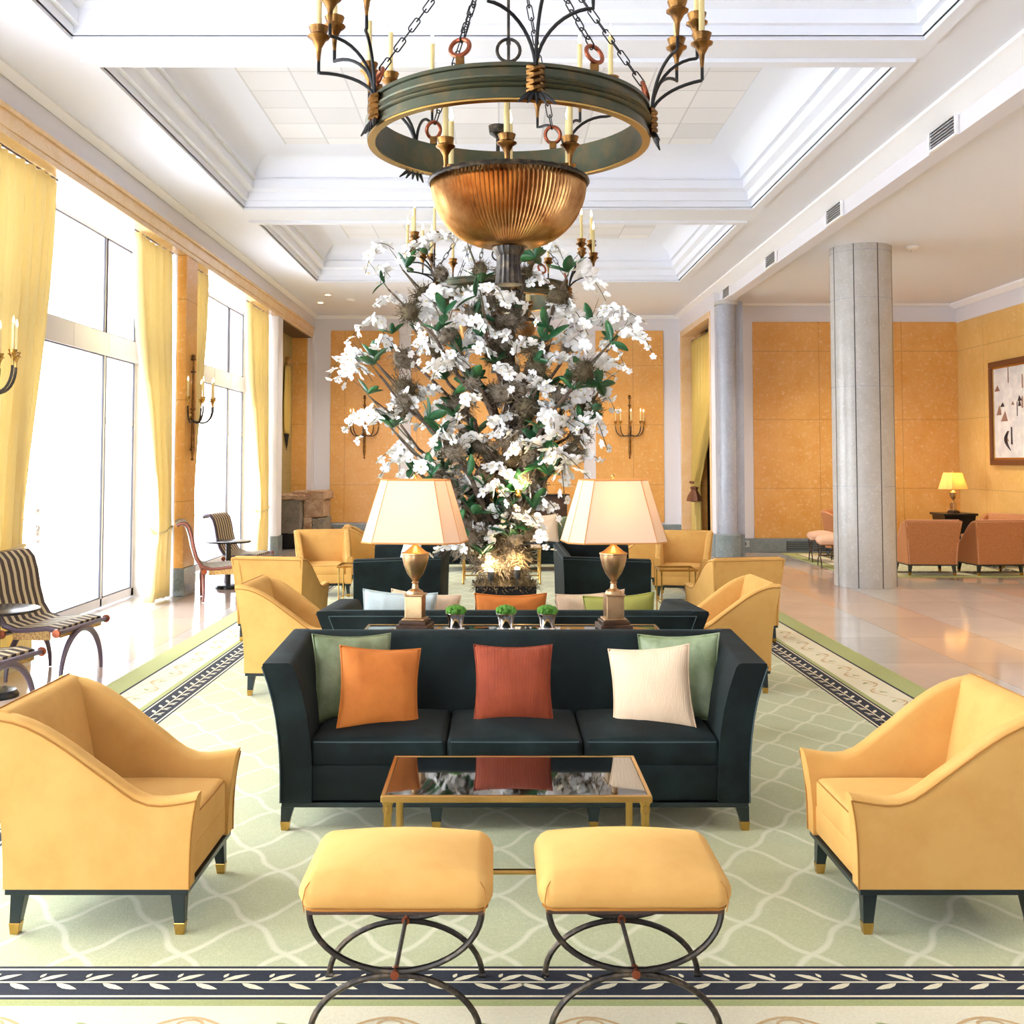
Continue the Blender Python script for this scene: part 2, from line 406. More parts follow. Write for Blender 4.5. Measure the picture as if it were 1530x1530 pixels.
# side room walls
g = G(); g.box(4.15, XS+.1, YS, YS+.15, 0, ZS+.05); struct(g.build('wall_side_back', MT['white'], smooth=0))
panel('wall_side_panel', 4.77, XS, .26, 4.3, YS)
g = G(); g.box(4.2, XS, YS-.05, YS, 0, .26); struct(g.build('baseboard_side_back', MT['base'], smooth=0, bevel=.01))
g = G(); g.box(XS, XS+.12, 7, YS+.1, 0, 4.28); struct(g.build('wall_side_right', MT['panel_lit'], smooth=0))
g = G(); g.box(XS-.01, XS+.12, 7, YS, 4.28, ZS+.05); struct(g.build('wall_side_right_frieze', MT['white'], smooth=0))
# right wall of the hall with curtained portal
PY0, PY1, PZ = 19.55, 22.75, 4.45
g = G(); g.box(XR, XR+.3, PY1, YB, 0, ZC); g.box(XR, XR+.3, 19.2, PY0, 0, ZC); g.box(XR, XR+.3, PY0, PY1, PZ, ZC); struct(g.build('wall_right', MT['white'], smooth=0))
g = G()
g.box(XR-.02, XR+.3, PY0, PY0+.1, 0, PZ); g.box(XR-.02, XR+.3, PY1-.1, PY1, 0, PZ); g.box(XR-.02, XR+.3, PY0+.1, PY1-.1, PZ-.12, PZ)
struct(g.build('trim_portal', MT['trimy'], smooth=0, bevel=.008))
g = G(); g.box(XR+.3, XR+.42, PY1-.6, PY1, 0, PZ); g.box(XR+.3, XR+.36, PY1-.02, PY1, 0, PZ)
struct(g.build('wall_portal_return', MT['panel'], smooth=0))
g = G(); g.box(5.4, 5.5, 20.16, 23.1, 0, 4.6); g.box(4.2, 5.4, 20.16, 20.2, 0, 4.6); g.box(4.2, 5.4, 23, 23.1, 0, 4.6); g.box(4.2, 5.5, 20.16, 23.1, 4.5, 4.6); struct(g.build('wall_dark_passage', MT['hall'], smooth=0))
g = G(); g.box(XR-.03, XR, PY1, YB-.04, 0, .34); g.box(XR-.03, XR, 19.2, PY0, 0, .34); struct(g.build('baseboard_right', MT['base'], smooth=0))

g = G(); g.box(XL-.2, -3.6, -3.12, -3, 0, 5.6); g.box(-1.9, XS+.1, -3.12, -3, 0, 5.6); g.box(-3.6, -1.9, -3.12, -3, 2.5, 5.6); struct(g.build('wall_front', MT['white'], smooth=0))  # unseen wall behind the camera, its opening shaped to set the front fill light
g = G(); g.box(XS, XS+.12, -3, 7, 0, ZS+.05); struct(g.build('wall_side_right_near', MT['white'], smooth=0))
g = G(); g.box(XG-.12, XL, -3, .4, 0, 4.49); struct(g.build('wall_left_near', MT['white'], smooth=0))  # unseen wall, its length shaped to control daylight on the near chairs
# left wall: frieze, stone trim, pilasters, recesses
ZO = 4.34
g = G(); g.box(XL-.12, XL, -3, YB, ZO+.19, ZC+.05); g.box(XL-.1, XL-.0, 22.7, YB, 0, ZO+.19)
struct(g.build('wall_left', MT['white'], smooth=0))
g = G(); g.box(XL-.14, XL+.02, 2, 22.75, ZO+.03, ZO+.19); g.box(XL-.14, XL+.045, 2, 22.75, ZO+.16, ZO+.2); g.box(XL-.14, XL+.005, 2, 22.75, ZO-.03, ZO+.03)
struct(g.build('trim_left_cornice', MT['trimy'], smooth=0, bevel=.006))
g = G(); g.box(XG-.1, XL-.14, -3, 22.8, ZO+.1, ZO+.2); struct(g.build('ceiling_window_recess', MT['white'], smooth=0))
pils = [(2.2, 2.7), (7.8, 8.3), (13.5, 14.0), (19.2, 19.6)]
for i, (a, b) in enumerate(pils):
    g = G(); g.box(XG-.12, XL-.12, a, b, 0, ZO+.12); struct(g.build('wall_left_pier', MT['white'], smooth=0))
    g = G(); g.box(XL-.12, XL, a, b, .35, ZO-.03); struct(g.build('wall_left_pilaster', MT['trimy' if i < 3 else 'white'] if i == 3 else MT['panel'], smooth=0, bevel=.008))
    g = G(); g.box(XL-.12, XL+.02, a-.01, b+.01, 0, .35); struct(g.build('baseboard_left', MT['base'], smooth=0, bevel=.01))
    if i == 2:
        g = G(); g.box(-5.15, XG-.12, a, b, -.1, 6.5); struct(g.build('wall_exterior_pier', MT['ext'], smooth=0))
    if i == 3:
        g = G(); g.box(-5.15, XG-.12, a, b, -.1, 6.5); struct(g.build('wall_exterior_pier', MT['ext'], smooth=0))
# niche (third bay)
g = G(); g.box(-4.42, -4.36, 19.6, 22.75, .8, ZO+.05); struct(g.build('wall_niche_mosaic', MT['tile'], smooth=0))
g = G(); g.box(-4.4, XL-.1, 22.62, 22.75, 0, ZO); struct(g.build('wall_niche_return', MT['panel'], smooth=0))
g = G(); g.box(-4.4, XL-.02, 19.6, 22.65, ZO-.04, ZO+.02); struct(g.build('ceiling_niche', MT['brown'], smooth=0))
g = G(); g.box(-4.5, -4.36, 19.6, 22.75, 0, .8); struct(g.build('wall_niche_lower', MT['hall'], smooth=0))

# windows
def window(name, y0, y1, m1, m2):
    z0, zt0, zt1, z1 = .02, 2.92, 3.18, 4.36
    root = D.objects.new(name, None); C.objects.link(root); root.location = (XG, y0, 0); struct(root)
    L = y1-y0; T = Matrix.Translation((0, 0, 0))
    g = G(); t = .035
    g.box(-t, t, 0, L, z0, z0+.1); g.box(-t, t, 0, L, z1-.06, z1); g.box(-t, t, 0, .09, z0, z1); g.box(-t, t, L-.09, L, z0, z1)
    for m in (m1, m2): g.box(-t, t, m-.03, m+.03, z0, zt0); g.box(-t*.8, t*.8, m-.025, m+.025, zt1, z1)
    g.box(-t*.9, t*.9, m2, L, 2.13, 2.2); g.box(-t*.9, t*.9, 0, m1, 2.13, 2.2)
    g.build('window_frame', MT['frame'], root, smooth=0, bevel=.005)
    g = G(); g.box(-.06, .06, 0, L, zt0, zt1)
    for k in range(1, 5): g.box(.06, .063, L*k/5-.003, L*k/5+.003, zt0, zt1)
    g.build('window_transom', MT['frame'], root, smooth=0, bevel=.004)
    g = G(); s = t+.004
    for (a, b) in ((0.09, m1-.03), (m1+.03, m2-.03), (m2+.03, L-.09)):
        for (c, d) in ((z0+.1, zt0), (zt1, z1-.06)):
            for q in ((a, a+.014, c, d), (b-.014, b, c, d), (a, b, d-.014, d), (a, b, c, c+.014)): g.box(s-.02, s, *q)
    g.build('window_gasket', MT['frame_dark'], root, smooth=0)
    g = G(); g.box(-.004, .004, .05, L-.05, z0+.05, z1-.03); g.build('window_pane', MT['glass'], root, smooth=0)
window('window_1', 8.3, 13.5, .9, 4.1)
window('window_2', 14.0, 19.2, .9, 4.1)
window('window_3', 2.7, 7.8, .9, 4.1)
g = G(); g.box(-6.6, -4.7, 4, 22, 5.1, 5.3); struct(g.build('ceiling_outside_canopy', MT['crown'], smooth=0))

# ------------------------------------------------------------------ vents, downlights
def vent_proto():
    root = thing('air_vent', 'dark slatted air vent nearest the camera on the right ceiling beam', 'vent', (3.995, 8.0, 4.6), 0, 'vents along the right beam')
    g = G(); g.box(-.012, .0, -.27, .27, .0, .24); g.build('vent_backing', MT['black'], root, smooth=0)
    g = G()
    g.box(-.03, -.0, -.3, -.27, -.02, .26); g.box(-.03, 0, .27, .3, -.02, .26); g.box(-.03, 0, -.27, .27, -.02, 0); g.box(-.03, 0, -.27, .27, .24, .26)
    g.build('vent_frame', MT['crown'], root, smooth=0)
    for k in range(8):
        g = G(); g.box(-.026, -.012, -.27, .27, .018+k*.028, .026+k*.028); g.build('slat', MT['frame'], root, smooth=0)
    return root
v = vent_proto(); v.location = (3.995, 9.45, 4.545)
for Y, lb in ((12.55, 'second dark air vent from the camera on the right beam'), (15.5, 'third dark air vent from the camera on the right beam'), (18.55, 'farthest and smallest air vent on the right beam near the marble pilaster')):
    dup(v, lb, (3.995, Y, 4.545))
def downlight(x, y, z, lb):
    root = thing('downlight', lb, 'ceiling light', (x, y, z), 0, 'downlights in the far ceiling')
    g = G(); g.lathe([(.05, 0), (.08, 0), (.08, -.012), (.05, -.012)], 20, ring=True); g.build('rim', MT['crown'], root)
    g = G(); g.lathe([(.05, -.004), (.001, -.004)], 20); g.build('lens', MT['bulb'], root)
downlight(-3.5, 21.0, ZC, 'small recessed downlight in the ceiling strip nearest the left back corner')
downlight(-3.2, 20.0, ZC, 'small recessed downlight in the ceiling beside the left edge of the far coffer')
def detector(x, y, z, lb):
    root = thing('smoke_detector', lb, 'smoke detector', (x, y, z))
    g = G(); g.lathe([(.001, 0), (.09, 0), (.09, -.02), (.06, -.04), (.001, -.045)], 20); g.build('housing', MT['crown'], root)
    g = G(); g.sphere((0, 0, -.055), .018, 6); g.build('sensor', MT['silver'], root)
detector(-2.85, 20.6, ZC, 'small white detector on the ceiling by the back wall, left of the tree')
detector(5.7, 14.6, ZS, 'round ceiling detector beside the top of the grey marble column')
g = G(); g.box(-2.12, -1.96, YB-.07, YB, 4.42, 4.66); tag(g.build('wall_speaker', MT['white'], smooth=0, bevel=.01), 'small white box mounted high on the back wall left of the tree', 'speaker')

# column
root = thing('marble_column', 'tall round grey marble column standing in the right aisle', 'column', (5.02, 14.72, 0))
g = G(); rr = .41
g.lathe([(rr, 0), (rr, ZS)], 48, cap=False); g.build('shaft', MT['colm'], root)
g = G()
for k in range(8):
    a = R(-90+6+45*k+8); T = Matrix.Rotation(a, 4, 'Z'); g.box(rr-.008, rr+.002, -.006, .006, 0, ZS, T)
g.build('vertical_joint', MT['seam'], root, smooth=0)
g = G()
for z in (1.35, 2.7, 3.9, ZS-.09): g.lathe([(rr-.005, z), (rr+.0015, z), (rr+.0015, z+.006), (rr-.005, z+.006)], 48, ring=True)
g.build('horizontal_joint', MT['pil'], root)
root = thing('marble_pilaster', 'rounded grey marble pilaster beside the curtained doorway', 'pilaster', (4.05, 18.93, 0))
g = G(); g.lathe([(.165, .4), (.165, 4.5)], 32, cap=False); g.box(-.1, .3, .0, .22, .4, 4.53); g.build('shaft', MT['pil'], root)
g = G(); g.lathe([(.23, 0), (.23, .4), (.19, .42)], 32); g.box(-.24, .3, .0, .22, 0, .41); g.build('plinth', MT['base'], root)
g = G(); g.lathe([(.19, 4.46), (.205, 4.46), (.205, 4.53), (.1, 4.53)], 32); g.build('cap', MT['colm'], root)
root = thing('power_outlet', 'grey outlet plate set in the marble baseboard by the pilaster', 'outlet', (4.57, YS-.05, .1))
g = G(); g.box(-.09, .09, -.012, 0, 0, .12); g.build('plate', MT['outlet'], root, smooth=0, bevel=.003)
g = G(); g.box(-.03, .03, -.016, -.01, .03, .09); g.build('socket', MT['black'], root, smooth=0)
root = thing('floor_vent', 'long dark grille set in the baseboard behind the pink stool', 'vent', (6.1, YS-.05, .04))
g = G(); g.box(-.75, .75, -.012, 0, 0, .17); g.build('vent_backing', MT['black'], root, smooth=0)
for k in range(5):
    g = G(); g.box(-.74, .74, -.02, -.012, .015+k*.033, .026+k*.033); g.build('slat', MT['base'], root, smooth=0)

# ------------------------------------------------------------------ rugs
def rug(name, x0, x1, y0, y1, label, leaf_step, scroll_step, fy=99):
    g = G(); zt = .012
    def ring(d0, d1, mi, z=zt):
        g.cur = mi
        a = [(x0+d0, y0+d0, z), (x1-d0, y0+d0, z), (x1-d0, y1-d0, z), (x0+d0, y1-d0, z)]
        b = [(x0+d1, y0+d1, z), (x1-d1, y0+d1, z), (x1-d1, y1-d1, z), (x0+d1, y1-d1, z)]
        g.loft([a, b], True, False)
    g.cur = 0; g.loft([[(x0, y0, 0), (x1, y0, 0), (x1, y1, 0), (x0, y1, 0)], [(x0, y0, zt), (x1, y0, zt), (x1, y1, zt), (x0, y1, zt)]], True, False)
    for d0, d1, mi in ((0, .2, 0), (.2, .222, 1), (.222, .505, 2), (.505, .545, 0), (.545, .56, 1), (.56, .572, 2), (.572, .738, 1), (.738, .75, 2), (.75, .765, 1)): ring(d0, d1, mi)
    d = .765; g.cur = 4; g.poly([(x0+d, y0+d, zt), (x1-d, y0+d, zt), (x1-d, y1-d, zt), (x0+d, y1-d, zt)])
    def ribbon(pts, w, mi, z):
        g.cur = mi; L = []
        for i, p in enumerate(pts):
            t = Vector(pts[min(i+1, len(pts)-1)])-Vector(pts[max(i-1, 0)]); t.normalize(); n = Vector((-t.y, t.x))*w/2
            L.append([(p[0]+n.x, p[1]+n.y, z), (p[0]-n.x, p[1]-n.y, z)])
        for i in range(len(L)-1): g.add([L[i][0], L[i][1], L[i+1][1], L[i+1][0]], [(3, 2, 1, 0)])
    def leaf(p, ang, l, w, mi, z):
        g.cur = mi; c, s = cos(ang), sin(ang)
        sh = [(0, 0), (.2, .35), (.5, .5), (.8, .3), (1, .0), (.8, -.18), (.5, -.32), (.2, -.25)]
        g.poly([(p[0]+u*l*c-v*w*s, p[1]+u*l*s+v*w*c, z) for u, v in sh])
    dm = .655; ds = .365
    sides = [((x0, y0), (1, 0), (0, 1), x1-x0), ((x0, y1), (0, -1), (1, 0), y1-y0), ((x1, y0), (0, 1), (-1, 0), y1-y0), ((x1, y1), (-1, 0), (0, -1), x1-x0)]
    for (o, t, n, L) in sides:
        def W(a, b): return (o[0]+t[0]*a+n[0]*b, o[1]+t[1]*a+n[1]*b)
        ta = math.atan2(t[1], t[0]); hand = t[0]*n[1]-t[1]*n[0]
        m = int((L-2*dm)/leaf_step)
        ribbon([W(fr(dm, L-dm, i/(m*2)), dm+.008*sin(i*pi)) for i in range(m*2+1)], .01, 2, zt+.0012)
        for i in range(m):
            a = dm+(i+.3)*leaf_step; flip = 1 if a < L/2 else -1
            base = ta if flip > 0 else ta+pi; h = hand*flip
            leaf(W(a, dm+.008), base+h*.5, leaf_step*.62, .03*h, 2, zt+.0012)
            leaf(W(a+flip*leaf_step*.45, dm-.008), base-h*.45, leaf_step*.6, -.032*h, 2, zt+.0012)
            leaf(W(a, dm+.03), base+h*1.2, leaf_step*.2, .018*h, 2, zt+.0012)
        m = int((L-2*ds)/scroll_step)
        for i in range(m):
            a = ds+(i+.5)*scroll_step; s = 1 if i % 2 else -1; q = scroll_step*.42
            ribbon([W(a-q+q*2*k/10, ds+s*.07*sin(pi*k/10)) for k in range(11)], .012, 3, zt+.001)
            ribbon([W(a+.05*cos(u)*(1-u/9), ds+s*(.02+.045*sin(u)*(1-u/9))) for u in [k*.6 for k in range(10)]], .01, 3, zt+.0014)
            leaf(W(a-q*.3, ds-s*.04), ta+s*.6, .09, .03, 0, zt+.0016)
    o = g.build(name, [MT['rg'], MT['rn'], MT['rc'], MT['rt'], MT['lattice']], smooth=0)
    return tag(o, label, 'rug')
rug('carpet', -2.945, 3.165, 2.9, 19.6, 'huge pale green lattice carpet with a navy leaf border under the sofas', .15, .3)
rug('carpet', 5.2, 8.5, 15.72, 19.75, 'smaller pale bordered rug under the terracotta armchairs beyond the column', .2, .4)

# ------------------------------------------------------------------ upholstered seats
def make_seat(name, label, cat, W, Dp, zb, zs, za, H, flare, t, n, fab, pip, lean=.06, chair=True, legx=None, backt=.15, cr=.02, pw=1.7):
    root = thing(name, label, cat)
    hy = Dp/2
    def fl(z): return flare*max(0, (z-zb)/(H-zb))**pw
    def top(u):
        if chair: return za+(H-.01-za)*sm((u-.18)/.78)-.02*sin(pi*min(1, u/.4))*(1 if u < .4 else 0)
        return za+(H-za)*u
    U = [0, .04, .1]+[.1+.9*i/14 for i in range(1, 15)]
    for s in (-1, 1):
        L = []; edge = []; ein = []
        for u in U:
            zt = top(u); lp = []
            ww = t*(.9+.25*(1-u)) if not chair else t
            def P(w, z):
                y = -hy+u*Dp+lean*u*u*((z-zb)/(H-zb))**2 - (.0 if u > 0 else 0)
                if chair and u < .3: y -= .03*(1-u/.3)*((z-zb)/(za-zb))**3
                return (s*(W/2+fl(z)-w), y, z)
            nn = 7
            for i in range(nn): lp.append(P(0, fr(zb, zt-.02, i/(nn-1))))
            lp.append(P(.008, zt-.004)); lp.append(P(.02, zt)); lp.append(P(ww-.02, zt)); lp.append(P(ww-.005, zt-.006))
            for i in range(nn): lp.append(P(ww, fr(zt-.022, zb, i/(nn-1))))
            L.append(lp); edge.append(lp[nn-1])
            ein.append(lp[nn+3])
        if s < 0: L = [list(reversed(l)) for l in L]
        g = G(); g.loft(L, True, True); a = g.build('arm', fab, root, smooth=50)
        g = G(); g.tube([(p[0]+s*.002, p[1], p[2]) for p in edge], .0035, 5)
        f0 = [(s*(W/2+fl(z)), -hy-.002-(.03*((z-zb)/(za-zb))**3 if chair else 0), z) for z in [fr(zb, top(0)-.02, i/8) for i in range(9)]]
        g.tube(f0, .0035, 5); g.build('piping', pip, a)
    # back
    zl = zb
    pr = []
    yi = hy-backt
    for i in range(8):
        z = fr(zb, H-.03, i/7); pr.append((yi-.0+(lean+backt-.09)*((z-zb)/(H-zb))**1.3, z, 'i'))
    pr += [(hy+lean-.075, H-.008, 't'), (hy+lean-.04, H, 't'), (hy+lean-.012, H-.01, 't')]
    for i in range(8):
        z = fr(H-.03, zb, i/7); pr.append((hy+lean*((z-zb)/(H-zb))**2, z, 'o'))
    L = []; S = [-1+2*i/12 for i in range(13)]
    for q in S:
        lp = []
        for (y, z, k) in pr:
            w = W/2+fl(z)-t*.55
            if chair: w = W/2+fl(z)-t*.25 if k == 'o' else w
            yy = y-(.035*(1-q*q)*(1-((z-zb)/(H-zb))**4) if k == 'i' else 0)
            lp.append((q*w, yy, z))
        L.append(lp)
    g = G(); g.loft(L, True, True); bk = g.build('backrest', fab, root, smooth=50)
    g = G(); g.tube([l[9] for l in L], .0035, 5); g.tube([(l[11][0], l[11][1]+.002, l[11][2]) for l in L], .0035, 5)
    for e in (0, -1): g.tube([(p[0], p[1]+.002, p[2]) for p in L[e][11:]], .0035, 5)
    g.build('piping', pip, bk)
    # seat base and rail
    g = G(); g.rbox(0, (-hy+.012+yi)/2, (zb+zs-.12)/2+.005, W-2*t+.02, yi+hy-.01, zs-.12-zb, .012, 0, 3); g.build('seat_base', fab, root)
    g = G(); g.box(-W/2+.004, W/2-.004, -hy+.004, hy-.004, zb-.022, zb); g.build('bottom_rail', MT['legk'], root, smooth=0, bevel=.003)
    iw = W-2*t; cw = iw/n
    for i in range(n):
        cx = -iw/2+cw*(i+.5)
        cy0 = -hy-.005+(.012 if chair else .02)
        g = G(); g.rbox(cx, (cy0+yi+.03)/2, zs-.065, cw-.004, yi+.03-cy0, .13, .028, cr, 8); c = g.build('seat_cushion', fab, root)
        g = G(); x0, x1, y0, y1 = cx-cw/2+.012, cx+cw/2-.012, cy0+.002, yi
        g.tube([(x0, y1, zs-.012), (x0, y0+.02, zs-.012), (x0+.012, y0+.004, zs-.012), (cx, y0+.002, zs-.012), (x1-.012, y0+.004, zs-.012), (x1, y0+.02, zs-.012), (x1, y1, zs-.012)], .0035, 5)
        g.build('piping', pip, c)
    lx = legx if legx else [-(W/2-.045), W/2-.045]
    for x in lx:
        for sy in (-1, 1):
            y = sy*(hy-.045); a, b = .026, .016
            if zb < .14: a, b = .03, .018
            g = G(); ox = (.012 if x > 0 else -.012) if abs(x) > W/2-.1 else 0
            zz = zb-.02
            def sq(cx, cy, h, z): return [(cx-h, cy-h, z), (cx+h, cy-h, z), (cx+h, cy+h, z), (cx-h, cy+h, z)]
            g.loft([sq(x+ox*.9, y+sy*.009, b+.002, .04), sq(x, y, a, zz)]); lg = g.build('leg', MT['legk'], root, smooth=0, bevel=.002)
            g = G(); g.loft([sq(x+ox, y+sy*.01, b*.95, .0), sq(x+ox*.9, y+sy*.009, b+.004, .042)]); g.build('brass_cap', MT['brass'], lg, smooth=0, bevel=.002)
    return root
yk = dict(W=.63, Dp=.66, zb=.165, zs=.40, za=.5, H=.80, flare=.045, t=.075, n=1, lean=.07)
ych = make_seat('armchair', 'yellow velvet armchair cut by the left edge in the foreground, facing the coffee table', 'armchair', fab=MT['yel'], pip=MT['yelp'], **yk)
ych.location = (-1.43, 4.2, .012); ych.rotation_euler = (0, 0, R(90)); ych['group'] = 'yellow velvet armchairs'
yl = [('yellow velvet armchair cut by the right edge in the foreground, facing the coffee table', 1.615, 4.2, -90),
      ('yellow armchair just behind the left arm of the near sofa, side to the camera', -1.48, 8.07, 88),
      ('yellow armchair just behind the right arm of the near sofa, side to the camera', 1.64, 8.15, -88),
      ('yellow armchair turned with its back to the camera, left of the black sofas', -2.06, 10.35, 168),
      ('yellow armchair turned with its back to the camera, right of the black sofas', 2.22, 10.25, -168),
      ('yellow armchair facing the camera beyond a glass side table, left of the sofas', -2.2, 13.6, 14),
      ('yellow armchair facing the camera beyond a glass side table, right of the sofas', 2.3, 13.4, -14),
      ('small far yellow armchair showing behind the left table lamp shade', -1.72, 14.75, 95),
      ('small far yellow armchair mostly hidden behind the right table lamp shade', 1.8, 14.4, -95)]
for lb, x, y, a in yl: dup(ych, lb, (x, y, .012), R(a))
tch = make_seat('armchair', 'terracotta armchair seen from behind, nearest the column', 'armchair', fab=MT['ter'], pip=MT['terp'], **dict(yk, W=.72, H=.82, flare=.06))
tch.location = (6.4, 16.15, .012); tch.rotation_euler = (0, 0, R(178)); tch['group'] = 'terracotta armchairs beyond the column'
for lb, x, y, a in (('terracotta armchair seen from behind at the right edge of the photo', 7.37, 16.15, 184),
                    ('terracotta armchair peeking out right of the column, behind the nearest one', 6.35, 18.0, 90),
                    ('terracotta armchair behind the pair, by the dark lamp table and the painting wall', 8.05, 17.4, -60),
                    ('terracotta armchair partly hidden on the left of the column, behind the pink stools', 6.2, 19.0, 60)):
    dup(tch, lb, (x, y, .012), R(a))
sk = dict(W=2.14, Dp=.80, zb=.13, zs=.41, za=.76, H=.79, flare=.11, t=.125, n=3, lean=.02, chair=False, backt=.2, cr=.05, pw=2.8)
sofa = make_seat('sofa', 'dark green velvet three-seat sofa facing the camera behind the brass coffee table', 'sofa', fab=MT['grn'], pip=MT['grnp'], legx=[-1.04, -.36, .36, 1.04], **sk)
sofa.location = (.078, 5.36, .012); sofa['group'] = 'dark velvet sofas'
dup(sofa, 'dark green velvet sofa seen from behind, beyond the lamp table', (.088, 6.86, .012), R(180))
dup(sofa, 'far dark sofa facing the camera behind the tree base', (.1, 16.8, .012), 0)
s2 = make_seat('sofa', 'black velvet sofa seen end-on left of the moss planter, turned to the left', 'sofa', fab=MT['grn'], pip=MT['grnp'], legx=[-.86, .86], **dict(sk, W=1.78, n=2, flare=.06))
s2.location = (-.95, 11.0, .012); s2.rotation_euler = (0, 0, R(-90)); s2['group'] = 'dark velvet sofas'
dup(s2, 'black velvet sofa seen end-on right of the moss planter, turned to the right', (1.03, 11.0, .012), R(90))

# ------------------------------------------------------------------ throw cushions
def cushion(label, m, size, thick, loc, rot, group='throw cushions on the sofas', pip=None):
    h = size/2; n = 28; g = G(); vs = []; fs = []
    for sd in (1, -1):
        for i in range(n+1):
            for j in range(n+1):
                u = -1+2*i/n; v = -1+2*j/n
                x = u*h*(1-.09*(1-v*v)); z = v*h*(1-.09*(1-u*u))
                w = max(0, (1-abs(u)**2.2)*(1-abs(v)**2.2))**.55
                ph = loc[0]*37
                wr = sum(.006*math.exp(-((u*cos(a)+v*sin(a)-o_)/.07)**2)*(u*u+v*v)*(1-w*.3) for a, o_ in ((ph, .5), (ph+1.1, .62), (ph+2.3, .55), (ph+3.4, .6), (ph+4.4, .5), (ph+5.3, .66)))
                y = sd*(thick/2*w*(1+.06*sin(5*u+3*v+ph))+wr*min(1, w*2))
                vs.append((x, -y, z+h))
    k = (n+1)*(n+1)
    for i in range(n):
        for j in range(n):
            a = i*(n+1)+j; b = a+1; c = a+n+2; d = a+n+1
            fs.append((a, d, c, b)); fs.append((k+a, k+b, k+c, k+d))
    g.add(vs, fs)
    o = g.build('throw_cushion', m, smooth=70, loc=loc, rot=rot); tag(o, label, 'cushion', group)
    md = o.modifiers.new('weld', 'WELD'); md.merge_threshold = .0005
    g = G(); P = []
    for (a, b, c, d) in ((-1, -1, 1, -1), (1, -1, 1, 1), (1, 1, -1, 1), (-1, 1, -1, -1)):
        for t in range(8):
            u = fr(a, c, t/8); v = fr(b, d, t/8); P.append((u*h*(1-.09*(1-v*v)), 0, v*h*(1-.09*(1-u*u))+h))
    g.tube(P, .0045, 6, ring=True); g.build('piping', pip or m, o)
    return o
zc = .40
cushion('sage green satin cushion at the left end of the near sofa, behind the orange one', MT['sage'], .43, .12, (-.71, 5.40, zc+.005), (R(-16), R(4), R(30)))
cushion('plain orange velvet cushion leaning at the left end of the near sofa', MT['orange'], .40, .15, (-.57, 5.16, zc+.012), (R(-19), R(5), R(16)))
cushion('rust red corduroy cushion in the middle of the near sofa', MT['rust'], .39, .16, (.075, 5.24, zc+.02), (R(-20), 0, R(0)))
cushion('cream corduroy cushion leaning at the right end of the near sofa', MT['creamf'], .40, .15, (.745, 5.18, zc+.012), (R(-20), R(-6), R(-14)))
cushion('green satin cushion at the right end of the near sofa, behind the cream one', MT['sage'], .43, .12, (.90, 5.40, zc+.005), (R(-16), R(-5), R(-26)))
zf = .42
cushion('pale blue cushion showing over the second sofa back behind the left lamp', MT['paleb'], .47, .12, (-.66, 6.9, zf), (R(12), R(4), R(8)))
cushion('cream cushion tucked between the pale blue one and the left lamp', MT['creamf'], .45, .1, (-.5, 7.06, zf), (R(14), R(5), R(0)))
cushion('bright orange cushion showing over the second sofa back in front of the planter', MT['orange'], .455, .13, (.08, 6.9, zf), (R(12), 0, 0))
cushion('cream cushion at the right of the second sofa, behind the right lamp base', MT['creamf'], .45, .1, (.62, 7.06, zf), (R(14), R(-4), 0))
cushion('olive green satin cushion showing over the second sofa back, right end', MT['olive'], .45, .12, (.8, 6.9, zf), (R(12), R(-4), R(-6)))
cushion('pale cushion on the black sofa left of the planter', MT['paleb'], .42, .12, (-1.0, 11.5, zf), (R(-14), 0, R(-60)))
cushion('orange cushion lying on the black sofa right of the planter', MT['orange'], .36, .12, (1.05, 11.1, zf), (R(-60), 0, R(70)))
cushion('cream cushion upright on the far sofa right of the tree base', MT['creamf'], .46, .14, (.72, 16.6, zf), (R(-15), R(-4), R(-8)))
cushion('green cushion at the right end of the far sofa', MT['sage'], .42, .12, (.93, 16.78, zf), (R(-14), R(-4), R(-20)))

# ------------------------------------------------------------------ stools
def make_stool(name, label, fab, pip, group):
    root = thing(name, label, 'stool', group=group)
    g = G(); g.rbox(0, 0, .413, .575, .44, .105, .052, .048, 8); st = g.build('seat', fab, root)
    g = G(); h = .27; k = .205; r_ = .03
    cs = []
    for sx, sy in ((1, 1), (-1, 1), (-1, -1), (1, -1)):
        cs += [(sx*h, sy*(k-r_), .37), (sx*(h-.01), sy*(k-.01), .37), (sx*(h-r_), sy*k, .37)] if sx*sy > 0 else [(sx*(h-r_), sy*k, .37), (sx*(h-.01), sy*(k-.01), .37), (sx*h, sy*(k-r_), .37)]
    g.tube(cs, .004, 5, ring=True)
    for sx in (-1, 1): g.tube([(sx*.262, -.222, .37), (sx*.268, -.221, .40), (sx*.262, -.212, .435), (sx*.25, -.2, .45)], .0018, 5)
    g.build('piping', pip, st)
    for y in (-.185, .185):
        g = G(); a, b = .255, .175
        g.tube([(a*cos(t), y, .362-b*sin(t)) for t in [pi*i/24 for i in range(25)]], .0095, 8)
        g.build('upper_arc', MT['iron'], root)
        g = G(); g.tube([(a*cos(t)*.98, y, .004+.173*sin(t)) for t in [pi*i/24 for i in range(25)]], .0095, 8)
        g.tube([(-a*.98-.012, y, .004), (-a*.98+.012, y, .004)], .011, 8); g.tube([(a*.98-.012, y, .004), (a*.98+.012, y, .004)], .011, 8)
        g.build('lower_arc', MT['iron'], root)
        g = G(); g.tube([(0, y-.02, .183), (0, y+.02, .183)], .013, 12); g.build('rosette', MT['copper'], root)
    g = G(); g.tube([(0, -.185, .183), (0, .185, .183)], .007, 8); g.build('stretcher', MT['iron'], root)
    g = G(); g.box(-.26, .26, -.2, .2, .355, .366); g.build('seat_plate', MT['brown'], root, smooth=0)
    return root
